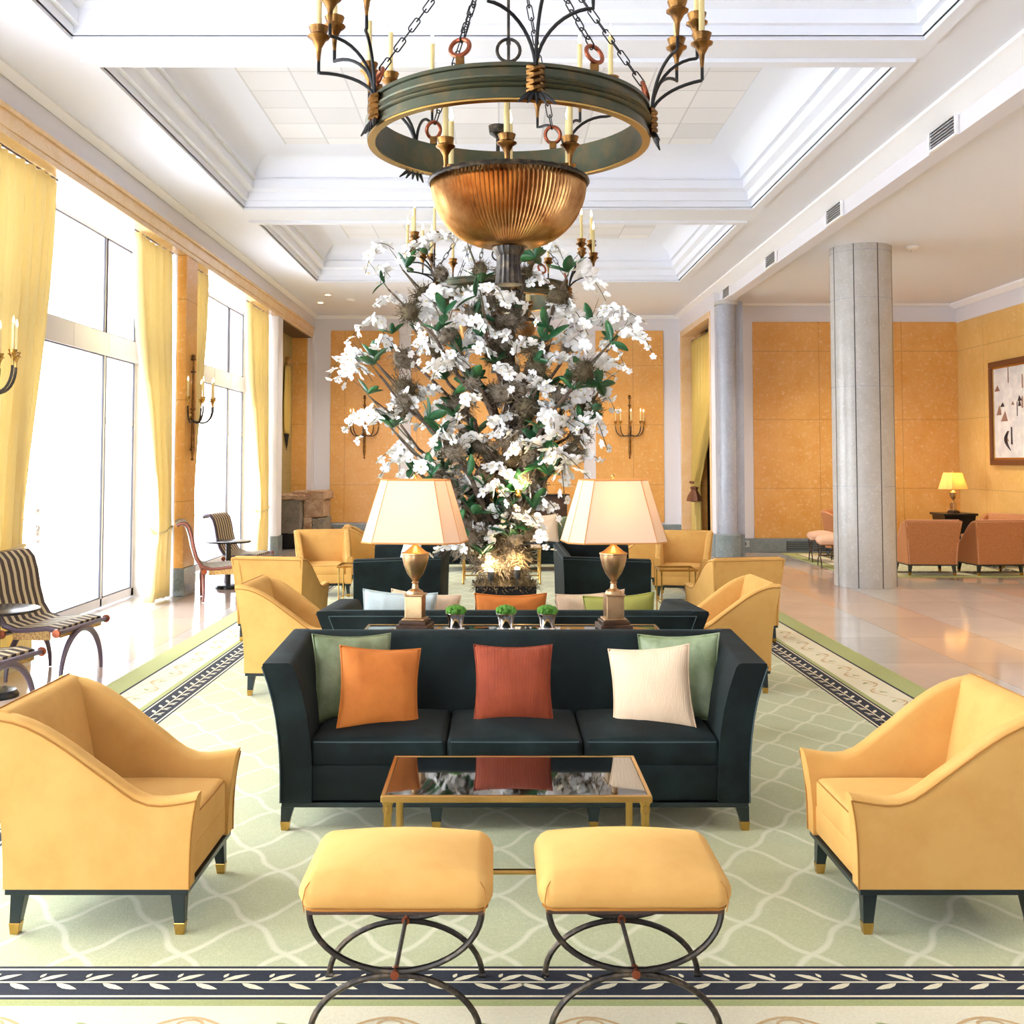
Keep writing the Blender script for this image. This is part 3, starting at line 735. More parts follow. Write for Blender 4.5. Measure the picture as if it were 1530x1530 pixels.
st = make_stool('stool', 'yellow velvet stool on curved iron legs in the foreground, left of the two', MT['yel'], MT['yelp'], 'yellow stools in the foreground')
st.location = (-.302, 3.41, .014)
s_ = dup(st, 'yellow velvet stool on curved iron legs in the foreground, right of the two', (.405, 3.415, .014))
ps = make_stool('stool', 'pink upholstered stool on black curved legs left of the column, nearer one', MT['terp'], MT['ter'], 'pink stools beside the column')
ps.location = (5.3, 17.1, .014); ps.rotation_euler = (0, 0, R(80))
dup(ps, 'pink upholstered stool on black curved legs left of the column, farther one', (5.45, 18.1, .014), R(80))

# ------------------------------------------------------------------ tables
def glass_table(name, label, loc, sx, sy, h, cat='table', group=None, leg_r=.012, top=MT['smoked'], pair=False, stz=.12, back=True):
    root = thing(name, label, cat, loc, 0, group)
    g = G(); t = .016; fw = .018
    for (a, b, c, d) in ((-sx/2, sx/2, -sy/2, -sy/2+fw), (-sx/2, sx/2, sy/2-fw, sy/2), (-sx/2, -sx/2+fw, -sy/2+fw, sy/2-fw), (sx/2-fw, sx/2, -sy/2+fw, sy/2-fw)):
        g.box(a, b, c, d, h-t*1.6, h)
    g.build('rim', MT['brass'], root, smooth=0, bevel=.003)
    g = G(); g.box(-sx/2+fw, sx/2-fw, -sy/2+fw, sy/2-fw, h-.012, h-.002); g.build('glass_top', top, root, smooth=0)
    for ax in (-1, 1):
        for ay in (-1, 1):
            x = ax*(sx/2-.025); y = ay*(sy/2-.025)
            g = G(); g.lathe([(leg_r*1.1, .0), (leg_r*1.3, .012), (leg_r, .025), (leg_r, h-.075), (leg_r*1.35, h-.06), (leg_r*1.1, h-.045), (leg_r*1.5, h-.026)], 12, (x, y, 0))
            if pair: g.lathe([(leg_r*.9, .0), (leg_r*.9, h-.026)], 10, (x-ax*.045, y, 0))
            g.build('leg', MT['brass'], root)
    g = G()
    for ay in ((-1, 1) if back else (-1,)): g.tube([(-sx/2+.025, ay*(sy/2-.025), stz), (sx/2-.025, ay*(sy/2-.025), stz)], leg_r*.7, 8)
    for ax in ((-1, 1) if back else ()): g.tube([(ax*(sx/2-.025), -sy/2+.025, stz), (ax*(sx/2-.025), sy/2-.025, stz)], leg_r*.7, 8)
    g.build('stretcher', MT['brass'], root)
    return root
glass_table('coffee_table', 'low brass coffee table with a dark mirror-like glass top in front of the near sofa', (.07, 4.4, .012), 1.03, .56, .42, 'coffee table', None, .016, stz=.13, back=False)
glass_table('console_table', 'long narrow dark glass table behind the near sofa carrying two lamps', (.08, 6.07, .012), 1.66, .34, .745, 'console table', None, .012, stz=.15)
st1 = glass_table('side_table', 'small brass and glass side table by the far left yellow armchair', (-1.62, 12.4, .012), .42, .42, .5, 'side table', 'brass side tables', .008, top=MT['glass'])
dup(st1, 'small brass and glass side table by the far right yellow armchair', (1.98, 12.0, .012))
glass_table('coffee_table', 'far brass framed glass table behind the moss planter', (.05, 15.0, .012), 1.1, .6, .5, 'coffee table', None, .014)

# pots
pot = thing('potted_moss', 'leftmost of the three silver cups of green moss on the console table', 'plant', (-.235, 6.03, .757), 0, 'silver cups of moss')
g = G(); g.lathe([(.05, 0), (.05, .008), (.042, .014), (.04, .03), (.044, .06), (.054, .085), (.058, .09), (.058, .094), (.05, .094), (.045, .08)], 28); g.build('cup', MT['silver'], pot)
g = G(); vs = []
rnd = random.Random(3)
for k in range(70):
    a = rnd.uniform(0, 2*pi); b = rnd.uniform(0, 1)**.6; r = .055*b
    g.sphere((r*cos(a), r*sin(a), .095+.032*sqrt(max(0, 1-b*b))), rnd.uniform(.009, .014), 4)
g.sphere((0, 0, .092), .05, 8, sz=.55)
g.build('moss', MT['potmoss'], pot)
dup(pot, 'middle of the three silver cups of green moss on the console table', (.045, 6.03, .757))
dup(pot, 'rightmost of the three silver cups of green moss on the console table', (.275, 6.03, .757))

# lamps
def make_lamp(label, loc, s=1.0, rz=0, watts=2.2, grp='table lamps with tapered shades', sh=MT['shade']):
    root = thing('table_lamp', label, 'lamp', loc, rz, grp)
    g = G(); g.cbox(0, 0, 0, .19*s, .19*s, .03*s); g.cbox(0, 0, .03*s, .16*s, .16*s, .022*s); g.build('base', MT['brown'], root, smooth=0, bevel=.004)
    for ax in (-1, 1):
        for ay in (-1, 1): pass
    g = G(); g.cbox(0, 0, .052*s, .135*s, .135*s, .012*s); g.cbox(0, 0, .064*s, .105*s, .105*s, .13*s); g.cbox(0, 0, .194*s, .12*s, .12*s, .01*s); g.build('plinth', MT['urn'], root, smooth=0, bevel=.004)
    g = G(); pr = [(.05, .204), (.045, .22), (.02, .235), (.016, .262), (.022, .268), (.016, .276), (.024, .29), (.047, .32), (.068, .37), (.077, .41), (.078, .432), (.083, .436), (.083, .443)]
    g.lathe([(r*s, z*s) for r, z in pr], 32); g.build('urn', MT['urn'], root)
    g = G(); pr = [(.083, .443), (.062, .452), (.036, .474), (.022, .484), (.012, .50), (.012, .60)]
    g.lathe([(r*s, z*s) for r, z in pr], 32); g.build('urn_lid', MT['brass'], root)
    def oct(hx, hy, c, z): return [(-hx+c, -hy, z), (hx-c, -hy, z), (hx, -hy+c, z), (hx, hy-c, z), (hx-c, hy, z), (-hx+c, hy, z), (-hx, hy-c, z), (-hx, -hy+c, z)]
    z0, z1 = .512*s, .873*s
    A = oct(.293*s, .21*s, .08*s, z0); B = oct(.192*s, .13*s, .055*s, z1)
    g = G(); g.loft([A, B], True, False); shd = g.build('lamp_shade', sh, root, smooth=0, solid=.003)
    g = G(); g.tube(A, .005*s, 6, ring=True); g.tube(B, .005*s, 6, ring=True)
    for a, b in zip(A, B): g.tube([a, b], .003*s, 5)
    g.build('shade_trim', MT['shade2'], shd)
    g = G(); g.sphere((0, 0, .68*s), .03*s, 8); g.lathe([(.012*s, .6*s), (.014*s, .65*s)], 10); g.build('bulb', MT['bulb'], root)
    g = G(); g.tube([(0, 0, .70*s), (0, 0, .87*s)], .003*s, 6); g.tube([(-.185*s, 0, z1-.004), (.185*s, 0, z1-.004)], .0025*s, 6); g.sphere((0, 0, .895*s), .012*s, 6); g.tube([(0, 0, .86*s), (0, 0, .89*s)], .003*s, 6); g.build('harp', MT['brass'], root)
    ld = D.lights.new('lamp_light', 'POINT'); ld.energy = watts; ld.color = (1, .78, .5); ld.shadow_soft_size = .05
    lo = D.objects.new('lamp_light', ld); C.objects.link(lo); lo.parent = root; lo.location = (0, 0, .74*s)
    return root
make_lamp('brass urn table lamp with pale tapered shade on the console table, left one', (-.466, 6.08, .757), .955, R(-8))
make_lamp('brass urn table lamp with pale tapered shade on the console table, right one', (.652, 6.08, .757), .955, R(6))
# chest with far lamp
root = thing('cabinet', 'dark wooden cabinet under the far lamp against the back wall', 'cabinet', (.95, 22.0, 0))
g = G(); g.box(-.45, .45, -.25, .25, .1, .98); g.build('body', MT['brown'], root, smooth=0, bevel=.01)
g = G(); g.box(-.5, .5, -.29, .27, .98, 1.02); g.build('top', MT['dark'], root, smooth=0, bevel=.006)
for i, z in enumerate((.2, .45, .7)):
    g = G(); g.box(-.42, .42, -.268, -.25, z, z+.22); dr = g.build('drawer', MT['brown'], root, smooth=0, bevel=.006)
    g = G(); g.sphere((-.2, -.28, z+.11), .016, 6); g.build('knob', MT['brass'], dr)
    g = G(); g.sphere((.2, -.28, z+.11), .016, 6); g.build('knob', MT['brass'], dr)
for x in (-.4, .4):
    for y in (-.2, .2): g = G(); g.cbox(x, y, 0, .06, .06, .1); g.build('foot', MT['brown'], root, smooth=0)
make_lamp('far table lamp on the dark cabinet, beside the tree', (.88, 21.95, 1.02), .98, 0, 6, None)
root = thing('side_table', 'dark square table under the lamp in the far right corner', 'side table', (7.95, 18.75, .012))
g = G(); g.box(-.3, .3, -.3, .3, .74, .78); g.build('table_top', MT['dark'], root, smooth=0, bevel=.006)
g = G(); g.loft([[(-.27, -.27, .74), (.27, -.27, .74), (.27, .27, .74), (-.27, .27, .74)], [(-.2, -.2, .06), (.2, -.2, .06), (.2, .2, .06), (-.2, .2, .06)]]); g.build('body', MT['dark'], root, smooth=0)
g = G(); g.cbox(0, 0, 0, .48, .48, .06); g.build('base', MT['dark'], root, smooth=0)
make_lamp('table lamp with a pale yellow shade on the dark table in the far right corner', (7.95, 18.75, .792), .8, R(20), 6, None, shade_mat('yellow_shade', col(250, 226, 150)))

# ------------------------------------------------------------------ painting
root = thing('framed_painting', 'large wood-framed pale picture of plain dark shapes on the right wall', 'painting', (8.6, 17.55, 1.62))
g = G(); W_, H_ = 2.1, 1.78
for (y0, y1, z0, z1) in ((-W_/2, W_/2, 0, .1), (-W_/2, W_/2, H_-.1, H_), (-W_/2, -W_/2+.1, .1, H_-.1), (W_/2-.1, W_/2, .1, H_-.1)): g.box(-.07, 0, y0, y1, z0, z1)
g.build('frame', MT['wood_frame'], root, smooth=0, bevel=.012)
g = G()
for (y0, y1, z0, z1) in ((-W_/2+.1, W_/2-.1, .1, .13), (-W_/2+.1, W_/2-.1, H_-.13, H_-.1), (-W_/2+.1, -W_/2+.13, .13, H_-.13), (W_/2-.13, W_/2-.1, .13, H_-.13)): g.box(-.05, 0, y0, y1, z0, z1)
g.build('inner_frame', MT['brass'], root, smooth=0)
g = G(); g.box(-.03, -.01, -W_/2+.12, W_/2-.12, .12, H_-.12); cv = g.build('canvas', MT['canvas'], root, smooth=0)
rnd = random.Random(11); g = G(); g2 = G()
for k in range(26):
    y = rnd.uniform(-.8, .8); z = rnd.uniform(.3, 1.45); w = rnd.uniform(.04, .13); h = rnd.uniform(.03, .1)
    q = g if k % 2 else g2
    x = -.032-.0002*k
    if k % 3: q.poly([(x, y-w, z), (x, y+w, z), (x, y+rnd.uniform(-.3, .3)*w, z+h*2)])
    else: q.poly([(x, y-w*.25, z), (x, y+w*.25, z), (x, y+w*.2, z+h*3), (x, y-w*.2, z+h*3)])
for k in range(5): g.tube([(-.034, .35+.12*sin(t)*(1+.2*k), .25+t*.12) for t in [i*.3 for i in range(10)]], .006, 4)
g.build('dark_marks', MT['ink'], cv, smooth=0); g2.build('brown_marks', MT['ink2'], cv, smooth=0)

# ------------------------------------------------------------------ curtains
def curtain(label, y0, y1, x, ztop, side, gather, folds=9, zt=1.0, m=MT['curt'], amp=.06, hold=None, zbot=.03, narrow=.42, tie=True, zlin=None):
    """hangs in the plane x; `side`=+1 gathers towards y1, -1 towards y0"""
    NU, NV = folds*8, 36; L = []
    for j in range(NV+1):
        z = fr(ztop, zbot, j/NV)
        if zlin and z > zt: w = fr(1, narrow, max(0, min(1, (zlin-z)/(zlin-zt))))
        elif z > zt: w = fr(1, narrow, sm((ztop-z)/(ztop-zt))**1.15)
        else: w = fr(narrow, narrow*1.25, sm((zt-z)/(zt-zbot)))
        a, b = (y0, y1)
        wid = (b-a)*w; ya = b-wid if side > 0 else a
        row = []
        for i in range(NU+1):
            u = i/NU; ph = u*folds*2*pi
            am = amp*(.75+.5*sin(u*9+1.3))*(1 if z < ztop-.1 else .8)*fr(1, 1.15, 1-w)
            row.append((x+am*sin(ph+.5*sin(z*1.3+u*5)), ya+wid*u+.012*sin(z*2+u*17), z))
        L.append(row)
    g = G(); g.loft(L, False, False)
    root = thing('curtain', label, 'curtain', (0, 0, 0), 0, gather)
    base = Vector((x, (y0+y1)/2, 0)); root.location = base
    o = g.build('drape', m, root, smooth=80, solid=.004); o.location = -base
    if tie:
        wid = (y1-y0)*narrow; ya = y1-wid if side > 0 else y0
        g = G(); T = [(x+(amp+.03)*cos(a), ya+wid/2+(wid/2+.02)*sin(a), zt+.03*sin(a*2)) for a in [2*pi*i/24 for i in range(24)]]
        g.tube(T, .016, 6, ring=True); o2 = g.build('tieback', m, root); o2.location = -base
    g = G(); g.tube([(x, y0, ztop+.02), (x, y1, ztop+.02)], .012, 8); o3 = g.build('curtain_rod', MT['brown'], root); o3.location = -base
    return root
ZT = 4.3
curtain('pale yellow curtain at the left edge of the photo, near side of the first window', 8.35, 9.9, -4.12, ZT, -1, 'yellow window curtains', 10, .95, narrow=.62)
curtain('pale yellow curtain on the far side of the first tall window', 12.05, 13.46, -4.12, ZT, 1, 'yellow window curtains', 7, .85, narrow=.46)
curtain('pale yellow curtain on the near side of the second tall window, beside the sconce pier', 14.05, 15.1, -4.12, ZT, -1, 'yellow window curtains', 8, .95, narrow=.3)
curtain('pale yellow curtain on the far side of the second tall window', 17.45, 19.14, -4.12, ZT, 1, 'yellow window curtains', 9, .85, narrow=.5)
root = curtain('olive gold curtain tied back in the doorway right of the tree', 20.0, 22.55, XR+.2, 4.2, 1, None, 12, 1.25, MT['curtd'], .05, narrow=.2, tie=False, zlin=3.0)
g = G(); g.lathe([(.02, .32), (.07, .3), (.05, .24), (.11, .12), (.13, .02), (.03, 0)], 14, flute=.25); o = g.build('tassel', MT['tassel'], root); o.location = (-.1, .6, .86)
g = G(); g.tube([(0.05*cos(a)*2, .2*sin(a), 0) for a in [2*pi*i/16 for i in range(16)]], .03, 6, ring=True); o = g.build('tieback', MT['tassel'], root); o.location = (0, .98, 1.25)

# ------------------------------------------------------------------ sconces
def candle_parts(g_cup, s=1.0): pass
CUP = [(.006, -.1), (.009, -.06), (.012, -.03), (.03, .005), (.045, .015), (.047, .02), (.036, .024), (.032, .03), (.04, .055), (.042, .06), (.036, .06), (.02, .03)]
def make_sconce():
    root = thing('wall_sconce', 'tall candle sconce on the back wall left of the tree', 'wall lamp', (0, 0, 0), 0, 'candle wall sconces')
    g = G(); g.tube([(0, -.03, 0), (0, -.035, .12), (0, -.03, .5), (0, -.03, 1.3)], [.006, .026, .022, .014], 10)
    for z in (.1, .45, .62, 1.1, 1.26): g.lathe([(.014, 0), (.034, .012), (.034, .03), (.014, .042)], 12, (0, -.03, z))
    g.sphere((0, -.03, .0), .02, 6); g.sphere((0, -.03, 1.32), .028, 6); g.build('stem', MT['brassd'], root)
    g = G(); g.lathe([(.001, 0), (.05, 0), (.04, .02), (.001, .03)], 16, (0, 0, 0), Matrix.Translation((0, 0, .55)) @ Matrix.Rotation(R(90), 4, 'X')); g.build('rosette', MT['brass'], root)
    for k in range(5):
        a = R(-90+180*k/4); ex, ey = .3*sin(a), -.05-.24*cos(a)
        g = G(); P = []
        for i in range(13):
            t = i/12; w = sin(t*pi/2); P.append((ex*w, -.03+(ey+.03)*w, .5+.0*t+.17*(1-cos(t*pi/2))**1.2-.06*sin(t*pi)))
        g.tube(P, .011, 8); ar = g.build('sconce_arm', MT['iron'], root)
        g = G(); g.lathe([(r*.8, z*.8+.07) for r, z in CUP], 16, (ex, ey, .67)); g.build('candle_cup', MT['brass'], ar)
        g = G(); g.lathe([(.013, .76), (.013, .98), (.006, .985)], 10, (ex, ey, 0)); g.build('candle', MT['cream'], ar)
        g = G(); g.lathe([(.004, .985), (.011, 1.0), (.008, 1.02), (.001, 1.045)], 8, (ex, ey, 0)); g.build('candle_bulb', MT['bulb'], ar)
    return root
sc = make_sconce(); sc.location = (-2.86, YB-.02, 1.76)
dup(sc, 'tall candle sconce on the back wall right of the tree', (2.82, YB-.02, 1.76))
dup(sc, 'candle sconce on the pier between the two tall windows', (XL, 13.75, 1.72), R(90))
dup(sc, 'candle sconce cut off at the left edge in front of the nearest curtain', (XL, 8.05, 1.75), R(90))

# ------------------------------------------------------------------ chandelier
Z0 = 2.6
def make_chandelier():
    root = thing('chandelier', 'large bronze ring chandelier with ribbed brass bowl hanging in the foreground', 'chandelier', (.055, 5.47, Z0), 0, 'bronze chandeliers')
    g = G(); zb, zt = 3.33-Z0, 3.50-Z0; ro, ri = .715, .69
    pr = [(ro, zb), (ro+.012, zb+.004), (ro+.012, zb+.02), (ro, zb+.024), (ro, zb+.055), (ro+.012, zb+.06), (ro+.02, zb+.07), (ro+.012, zb+.08), (ro+.024, zb+.09), (ro+.012, zb+.1), (ro+.016, zb+.108), (ro, zb+.114), (ro, zt-.024), (ro+.012, zt-.02), (ro+.012, zt-.003), (ro, zt), (ri, zt), (ri, zb)]
    g.lathe(pr, 96, ring=True); rg = g.build('ring', MT['bronze'], root, smooth=35)
    g = G(); g.lathe([(ri-.004, zb-.006), (ro+.01, zb-.006), (ro+.01, zb+.002), (ri-.004, zb+.002)], 96, ring=True); g.build('lower_edge', MT['brass'], rg)
    # bowl
    zr = 3.125-Z0; g = G(); pr = []
    for i in range(15):
        a = pi/2*i/14; pr.append((.075+.325*sin(a)**1.0, zr-.325*cos(a)))
    g.lathe(pr, 208, cap=False, flute=-.045); bw = g.build('bowl', MT['basin'], root, smooth=25, solid=.004)
    g = G(); n = 90; g.tube([(.405*cos(2*pi*i/n), .405*sin(2*pi*i/n), zr+.006+.004*(i % 2)) for i in range(n)], .0125, 6, ring=True); g.build('rope_rim', MT['iron'], bw)
    g = G(); g.lathe([(.05, 0), (.074, .004), (.07, .02), (.062, .1), (.062, .15), (.08, .175), (.085, .2)], 32, flute=-.08); g.build('finial', MT['iron'], root, smooth=30)
    g = G(); g.lathe([(.09, .195), (.1, .2), (.09, .215), (.05, .225)], 32); g.build('collar', MT['brassd'], root)
    # rod and hub
    g = G(); g.tube([(0, 0, .2), (0, 0, 2.2)], .008, 8); g.tube([(0, 0, 1.26), (0, 0, 1.28)], .012, 8)
    g.tube([(.06*cos(2*pi*i/20), 0, 1.23+.06*sin(2*pi*i/20)) for i in range(20)], .009, 8, ring=True); g.build('centre_rod', MT['iron'], root)
    # knots with arms
    for k in range(5):
        phi = R(-90+9+72*k); T = Matrix.Rotation(phi, 4, 'Z'); zk = .5*(zb+zt)
        g = G()
        for q in range(4):
            z = zk-.045+.03*q; sx = .028
            g.tube([(ro+.012, -.035, z-.012), (ro+.04, -.01, z-.004), (ro+.04, .012, z+.006), (ro+.012, .035, z+.014)], .013, 6, T=T)
            g.tube([(ro+.012, .035, z-.012), (ro+.034, .01, z-.004), (ro+.034, -.012, z+.006), (ro+.012, -.035, z+.014)], .012, 6, T=T)
        kn = g.build('knot', MT['brassd'], rg)
        g = G()
        for q in range(5):
            a = -.04+.02*q
            g.tube([(ro+.02, a*.4, zk-.05), (ro+.04, a*1.2, zb-.0), (ro+.05+abs(a)*.2, a*2.2, zb-.035)], [.008, .012, .004], 6, T=T)
        g.build('leaf_spray', MT['ironk'], kn)
        for tt, r1, zz in ((-.21, .86, .0), (0, .96, .03), (.21, .86, .0), (-.1, .98, -.12) if k in (1, 4) else (None,)*3):
            if tt is None: continue
            g = G(); ze = zt+.2+zz; P = []
            for i in range(11):
                t = i/10; P.append(((ro+.02)+(r1-ro-.02)*(1-cos(t*pi/2)), tt*(1-cos(t*pi/2)), zk+.04+(ze-zk-.04)*sin(t*pi/2)))
            P += [(r1+.004, tt*1.12, ze+.002), (r1+.004, tt*1.12, ze+.03), (r1+.004, tt*1.12, ze+.09)]
            g.tube(P, .0085, 8, T=T); ar = g.build('candle_arm', MT['ironk'], root)
            c = (r1+.004, tt*1.12, ze+.16)
            g = G(); g.lathe([(r*1.15, z*1.15) for r, z in CUP], 20, c, T, flute=.04); g.build('candle_cup', MT['brassd'], ar)
            g = G(); g.lathe([(.0145, .03), (.0145, .31), (.006, .315)], 10, c, T); g.build('candle', MT['cream'], ar)
            g = G(); g.lathe([(.005, .315), (.013, .335), (.009, .36), (.001, .39)], 8, c, T); g.build('candle_bulb', MT['bulb'], ar)
    # bowl candles
    for k in range(6):
        a = R(20+60*k+8); c = (.36*cos(a), .36*sin(a), zr+.11+(.02 if k % 2 else -.02))
        g = G(); g.tube([(.3*cos(a), .3*sin(a), zr-.05), (.34*cos(a), .34*sin(a), zr-.02), (c[0], c[1], c[2]-.1)], .008, 6); ar = g.build('candle_arm', MT['brassd'], root)
        g = G(); g.lathe([(r*1.05, z) for r, z in CUP], 20, c); g.build('candle_cup', MT['brassd'], ar)
        g = G(); g.lathe([(.014, .03), (.014, .30), (.006, .305)], 10, c); g.build('candle', MT['cream'], ar)
        g = G(); g.lathe([(.005, .305), (.013, .325), (.009, .35), (.001, .38)], 8, c); g.build('candle_bulb', MT['bulb'], ar)
    # suspension loops and chains
    apex = Vector((0, 0, 2.05))
    for ad in (-19, 34, 83, 158, -143, -66):
        a = R(-90+ad); d = Vector((cos(a), sin(a), 0)); p = d*(.702)
        g = G(); g.cbox(p.x, p.y, zt, .04, .04, .045); kn = g.build('chain_lug', MT['brassd'], root, smooth=0, bevel=.004)
        cen = p+Vector((0, 0, zt+.085)); tn = Vector((-d.y, d.x, 0)); up = (Vector((0, 0, 1))-d*.35).normalized()
        g = G(); g.tube([tuple(cen+tn*(.046*cos(t))+up*(.046*sin(t))) for t in [2*pi*i/20 for i in range(20)]], .0105, 8, ring=True); g.build('ring_link', MT['copper'], kn)
        st_ = cen+up*.04; v = apex-st_; L = v.length; v.normalize(); side = v.cross(Vector((0, 0, 1))).normalized(); oth = v.cross(side)
        g = G(); ll = .085; n = int(L/(ll*.8))
        for i in range(n):
            c = st_+v*(ll*.8*(i+.5)); s1 = side if i % 2 else oth; P = []
            for q in range(14):
                t = 2*pi*q/14; P.append(tuple(c+v*((ll*.5-.014)*(1 if cos(t) > 0 else -1)+.014*cos(t))+s1*(.015*sin(t))))
            g.tube(P, .0036, 5, ring=True)
        g.build('chain', MT['ironk'], root)
        # inner hanging ring below
    g = G(); g.sphere((0, 0, 2.07), .05, 8); g.lathe([(.02, 2.1), (.02, 2.45), (.09, 2.5), (.1, 2.58)], 16); g.build('ceiling_hook', MT['iron'], root)
    for a in (R(90+37), R(90-22), R(-90-35), R(-90+30)):
        pass
    return root
ch = make_chandelier()
c2 = dup(ch, 'second bronze ring chandelier farther back, mostly hidden behind the flowering tree', (.0, 11.0, Z0), R(4))

# ------------------------------------------------------------------ flowering tree
def px(x, y, Y):                                                    # point in the tree's plane seen at a given direction
    a = (x-744)/1600; b = (610-y)/1600; t = Y/(cos(R(2.8))-b*sin(R(2.8)))
    return Vector((a*t, Y, 1.7+t*(sin(R(2.8))+b*cos(R(2.8)))))
TY = 9.75; TO = Vector((.07, TY, .0))
tree = thing('flowering_tree', 'tall mossy branch arrangement covered in white orchids at the centre of the room', 'plant', tuple(TO))
rnd = random.Random(5)
trunkp = [Vector((.0, 0, .6)), Vector((.03, 0, .8)), Vector((0, .02, 1.2)), Vector((.02, 0, 1.7)), Vector((.05, .03, 2.3)), Vector((.04, 0, 3.0)), Vector((-.02, .02, 3.6))]
g = G(); g.tube([tuple(p) for p in trunkp], [.1, .085, .07, .06, .05, .035, .018], 10); g.build('trunk', MT['bark'], tree)
g = G(); rb = rnd
br_ends = [(600, 400), (585, 440), (575, 500), (570, 560), (545, 590), (590, 640), (620, 700), (640, 760), (640, 385), (700, 370), (800, 380), (845, 420), (880, 480), (905, 520), (900, 580), (870, 640), (840, 620), (800, 700), (660, 480), (720, 450), (820, 520), (680, 620), (560, 540), (925, 505), (880, 620), (610, 480), (860, 560), (660, 700), (790, 760)]
branches = []
for i, (x, y) in enumerate(br_ends):
    e = px(x, y, TY)-TO; e.y = rnd.uniform(-.5, .5)*(.4+.6*abs(e.x)); 
    zs = max(.75, min(2.6, e.z-.9-rnd.uniform(0, .5)*abs(e.x)-.35*abs(e.x)))
    s0 = Vector((rnd.uniform(-.03, .03), rnd.uniform(-.03, .03), zs)); P = []
    for k in range(8):
        t = k/7; w = s0.lerp(e, t); w.x += (e.x*.12)*sin(t*pi)*-1; w.z += -.06*sin(t*pi)
        w += Vector((rnd.uniform(-.05, .05), rnd.uniform(-.04, .04), rnd.uniform(-.05, .05)))*(1 if 0 < k < 7 else 0)
        P.append(w)
    branches.append(P)
    g = G(); g.tube([tuple(p) for p in P], [fr(.03, .008, k/7) for k in range(8)], 7); g.build('branch', MT['bark'], tree)
# moss clump variants
def moss_mesh(seed, r, m):
    q = random.Random(seed); g = G()
    base = []
    for i in range(9):
        a = pi*i/8; base.append((max(1e-3, r*.62*sin(a)), -r*.62*cos(a)))
    L = []
    for (rr_, z) in base: L.append([((rr_*q.uniform(.75, 1.2))*cos(2*pi*j/12), (rr_*q.uniform(.75, 1.2))*sin(2*pi*j/12), z) for j in range(12)])
    g.loft(L)
    for k in range(330):
        d = Vector((q.gauss(0, 1), q.gauss(0, 1), q.gauss(0, 1))).normalized(); p = d*r*q.uniform(.45, .8)
        w = d.orthogonal().normalized()*.003; t = Vector((q.gauss(0, 1), q.gauss(0, 1), q.gauss(0, 1)-.4)).normalized()
        pts = []
        for s_i in range(5):
            pts.append(tuple(p+w)); pts.append(tuple(p-w))
            t = (t+Vector((q.gauss(0, .5), q.gauss(0, .5), q.gauss(0, .5)-.1))+d*.12).normalized(); p = p+t*r*.15
        g.add(pts, [(2*i, 2*i+1, 2*i+3, 2*i+2) for i in range(4)])
    o = g.build('moss_clump', m, tree, smooth=60); return o
mproto = [moss_mesh(1, .13, MT['moss']), moss_mesh(2, .12, MT['moss']), moss_mesh(3, .13, MT['mossd'])]
def place(proto, loc, rot, sc):
    c = proto.copy(); C.objects.link(c); c.parent = tree; c.location = loc; c.rotation_euler = rot; c.scale = sc; return c
cnt = 0
spots = []
for P in branches:
    for k in (2, 4, 6):
        spots.append((P[k], rnd.uniform(.8, 1.25)))
for i in range(len(trunkp)-1):
    for t in (0, .33, .66): spots.append((trunkp[i].lerp(trunkp[i+1], t), 1.0 if i > 1 else 1.15))
rnd.shuffle(spots)
spots = [(Vector((-.17, -.05, .8)), 1.1), (Vector((-.12, .02, .93)), 1.0), (Vector((.14, -.04, .86)), 1.1), (Vector((.05, -.1, 1.0)), 1.2), (Vector((0, -.05, .8)), 1.2)]+spots
for i, (p, s) in enumerate(spots[:97]):
    place(mproto[i % 3], p+Vector((rnd.uniform(-.03, .03),)*3), (rnd.uniform(0, 6), rnd.uniform(0, 6), rnd.uniform(0, 6)), (s, s*rnd.uniform(.8, 1.1), s*rnd.uniform(.9, 1.5)))
mproto[0].location = (0, 0, .85); mproto[1].location = (.03, -.02, 1.05); mproto[2].location = (0, 0, 1.25)
# leaves
def leaf_cluster(seed, n):
    q = random.Random(seed); g = G()
    for k in range(n):
        a = 2*pi*k/n+q.uniform(-.4, .4); el = q.uniform(.1, .9); l = q.uniform(.13, .21); w = l*.23; T = Matrix.Rotation(a, 4, 'Z')
        L = []
        for i in range(7):
            t = i/6; ww = w*max(.06, sin(pi*min(1, t*.93+.04))**.7); x = l*t*cos(el*(1-t*.5)); z = l*t*sin(el)-.09*l*t*t*3*(1-el)
            L.append([(x, -ww, z+.25*ww), (x, 0, z), (x, ww, z+.25*ww)])
        g.loft(L, False, False, T)
    return g.build('leaf_cluster', MT['leaf'], tree, smooth=60, solid=.003)
lp = [leaf_cluster(1, 4), leaf_cluster(2, 3), leaf_cluster(3, 5)]
tot = 0
for i, P in enumerate(branches):
    for k in (3, 5, 7) if i % 2 else (4, 7):
        if tot >= 70: break
        p = P[k]; s = rnd.uniform(.8, 1.25)
        d = (P[7]-P[0]).normalized()
        place(lp[tot % 3], p+Vector((rnd.uniform(-.05, .05), rnd.uniform(-.12, 0), rnd.uniform(-.03, .06))), (rnd.uniform(-.6, .9)+.3, rnd.uniform(-.5, .5), rnd.uniform(0, 6)), (s,)*3); tot += 1
for i in range(8):
    place(lp[i % 3], Vector((rnd.uniform(-.1, .1), -.14, rnd.uniform(.85, 1.45))), (rnd.uniform(.2, .9), 0, rnd.uniform(0, 6)), (1,)*3)
lp[0].location = (.1, -.12, 1.0); lp[1].location = (-.12, -.1, 1.0); lp[2].location = (.12, -.12, 1.4)
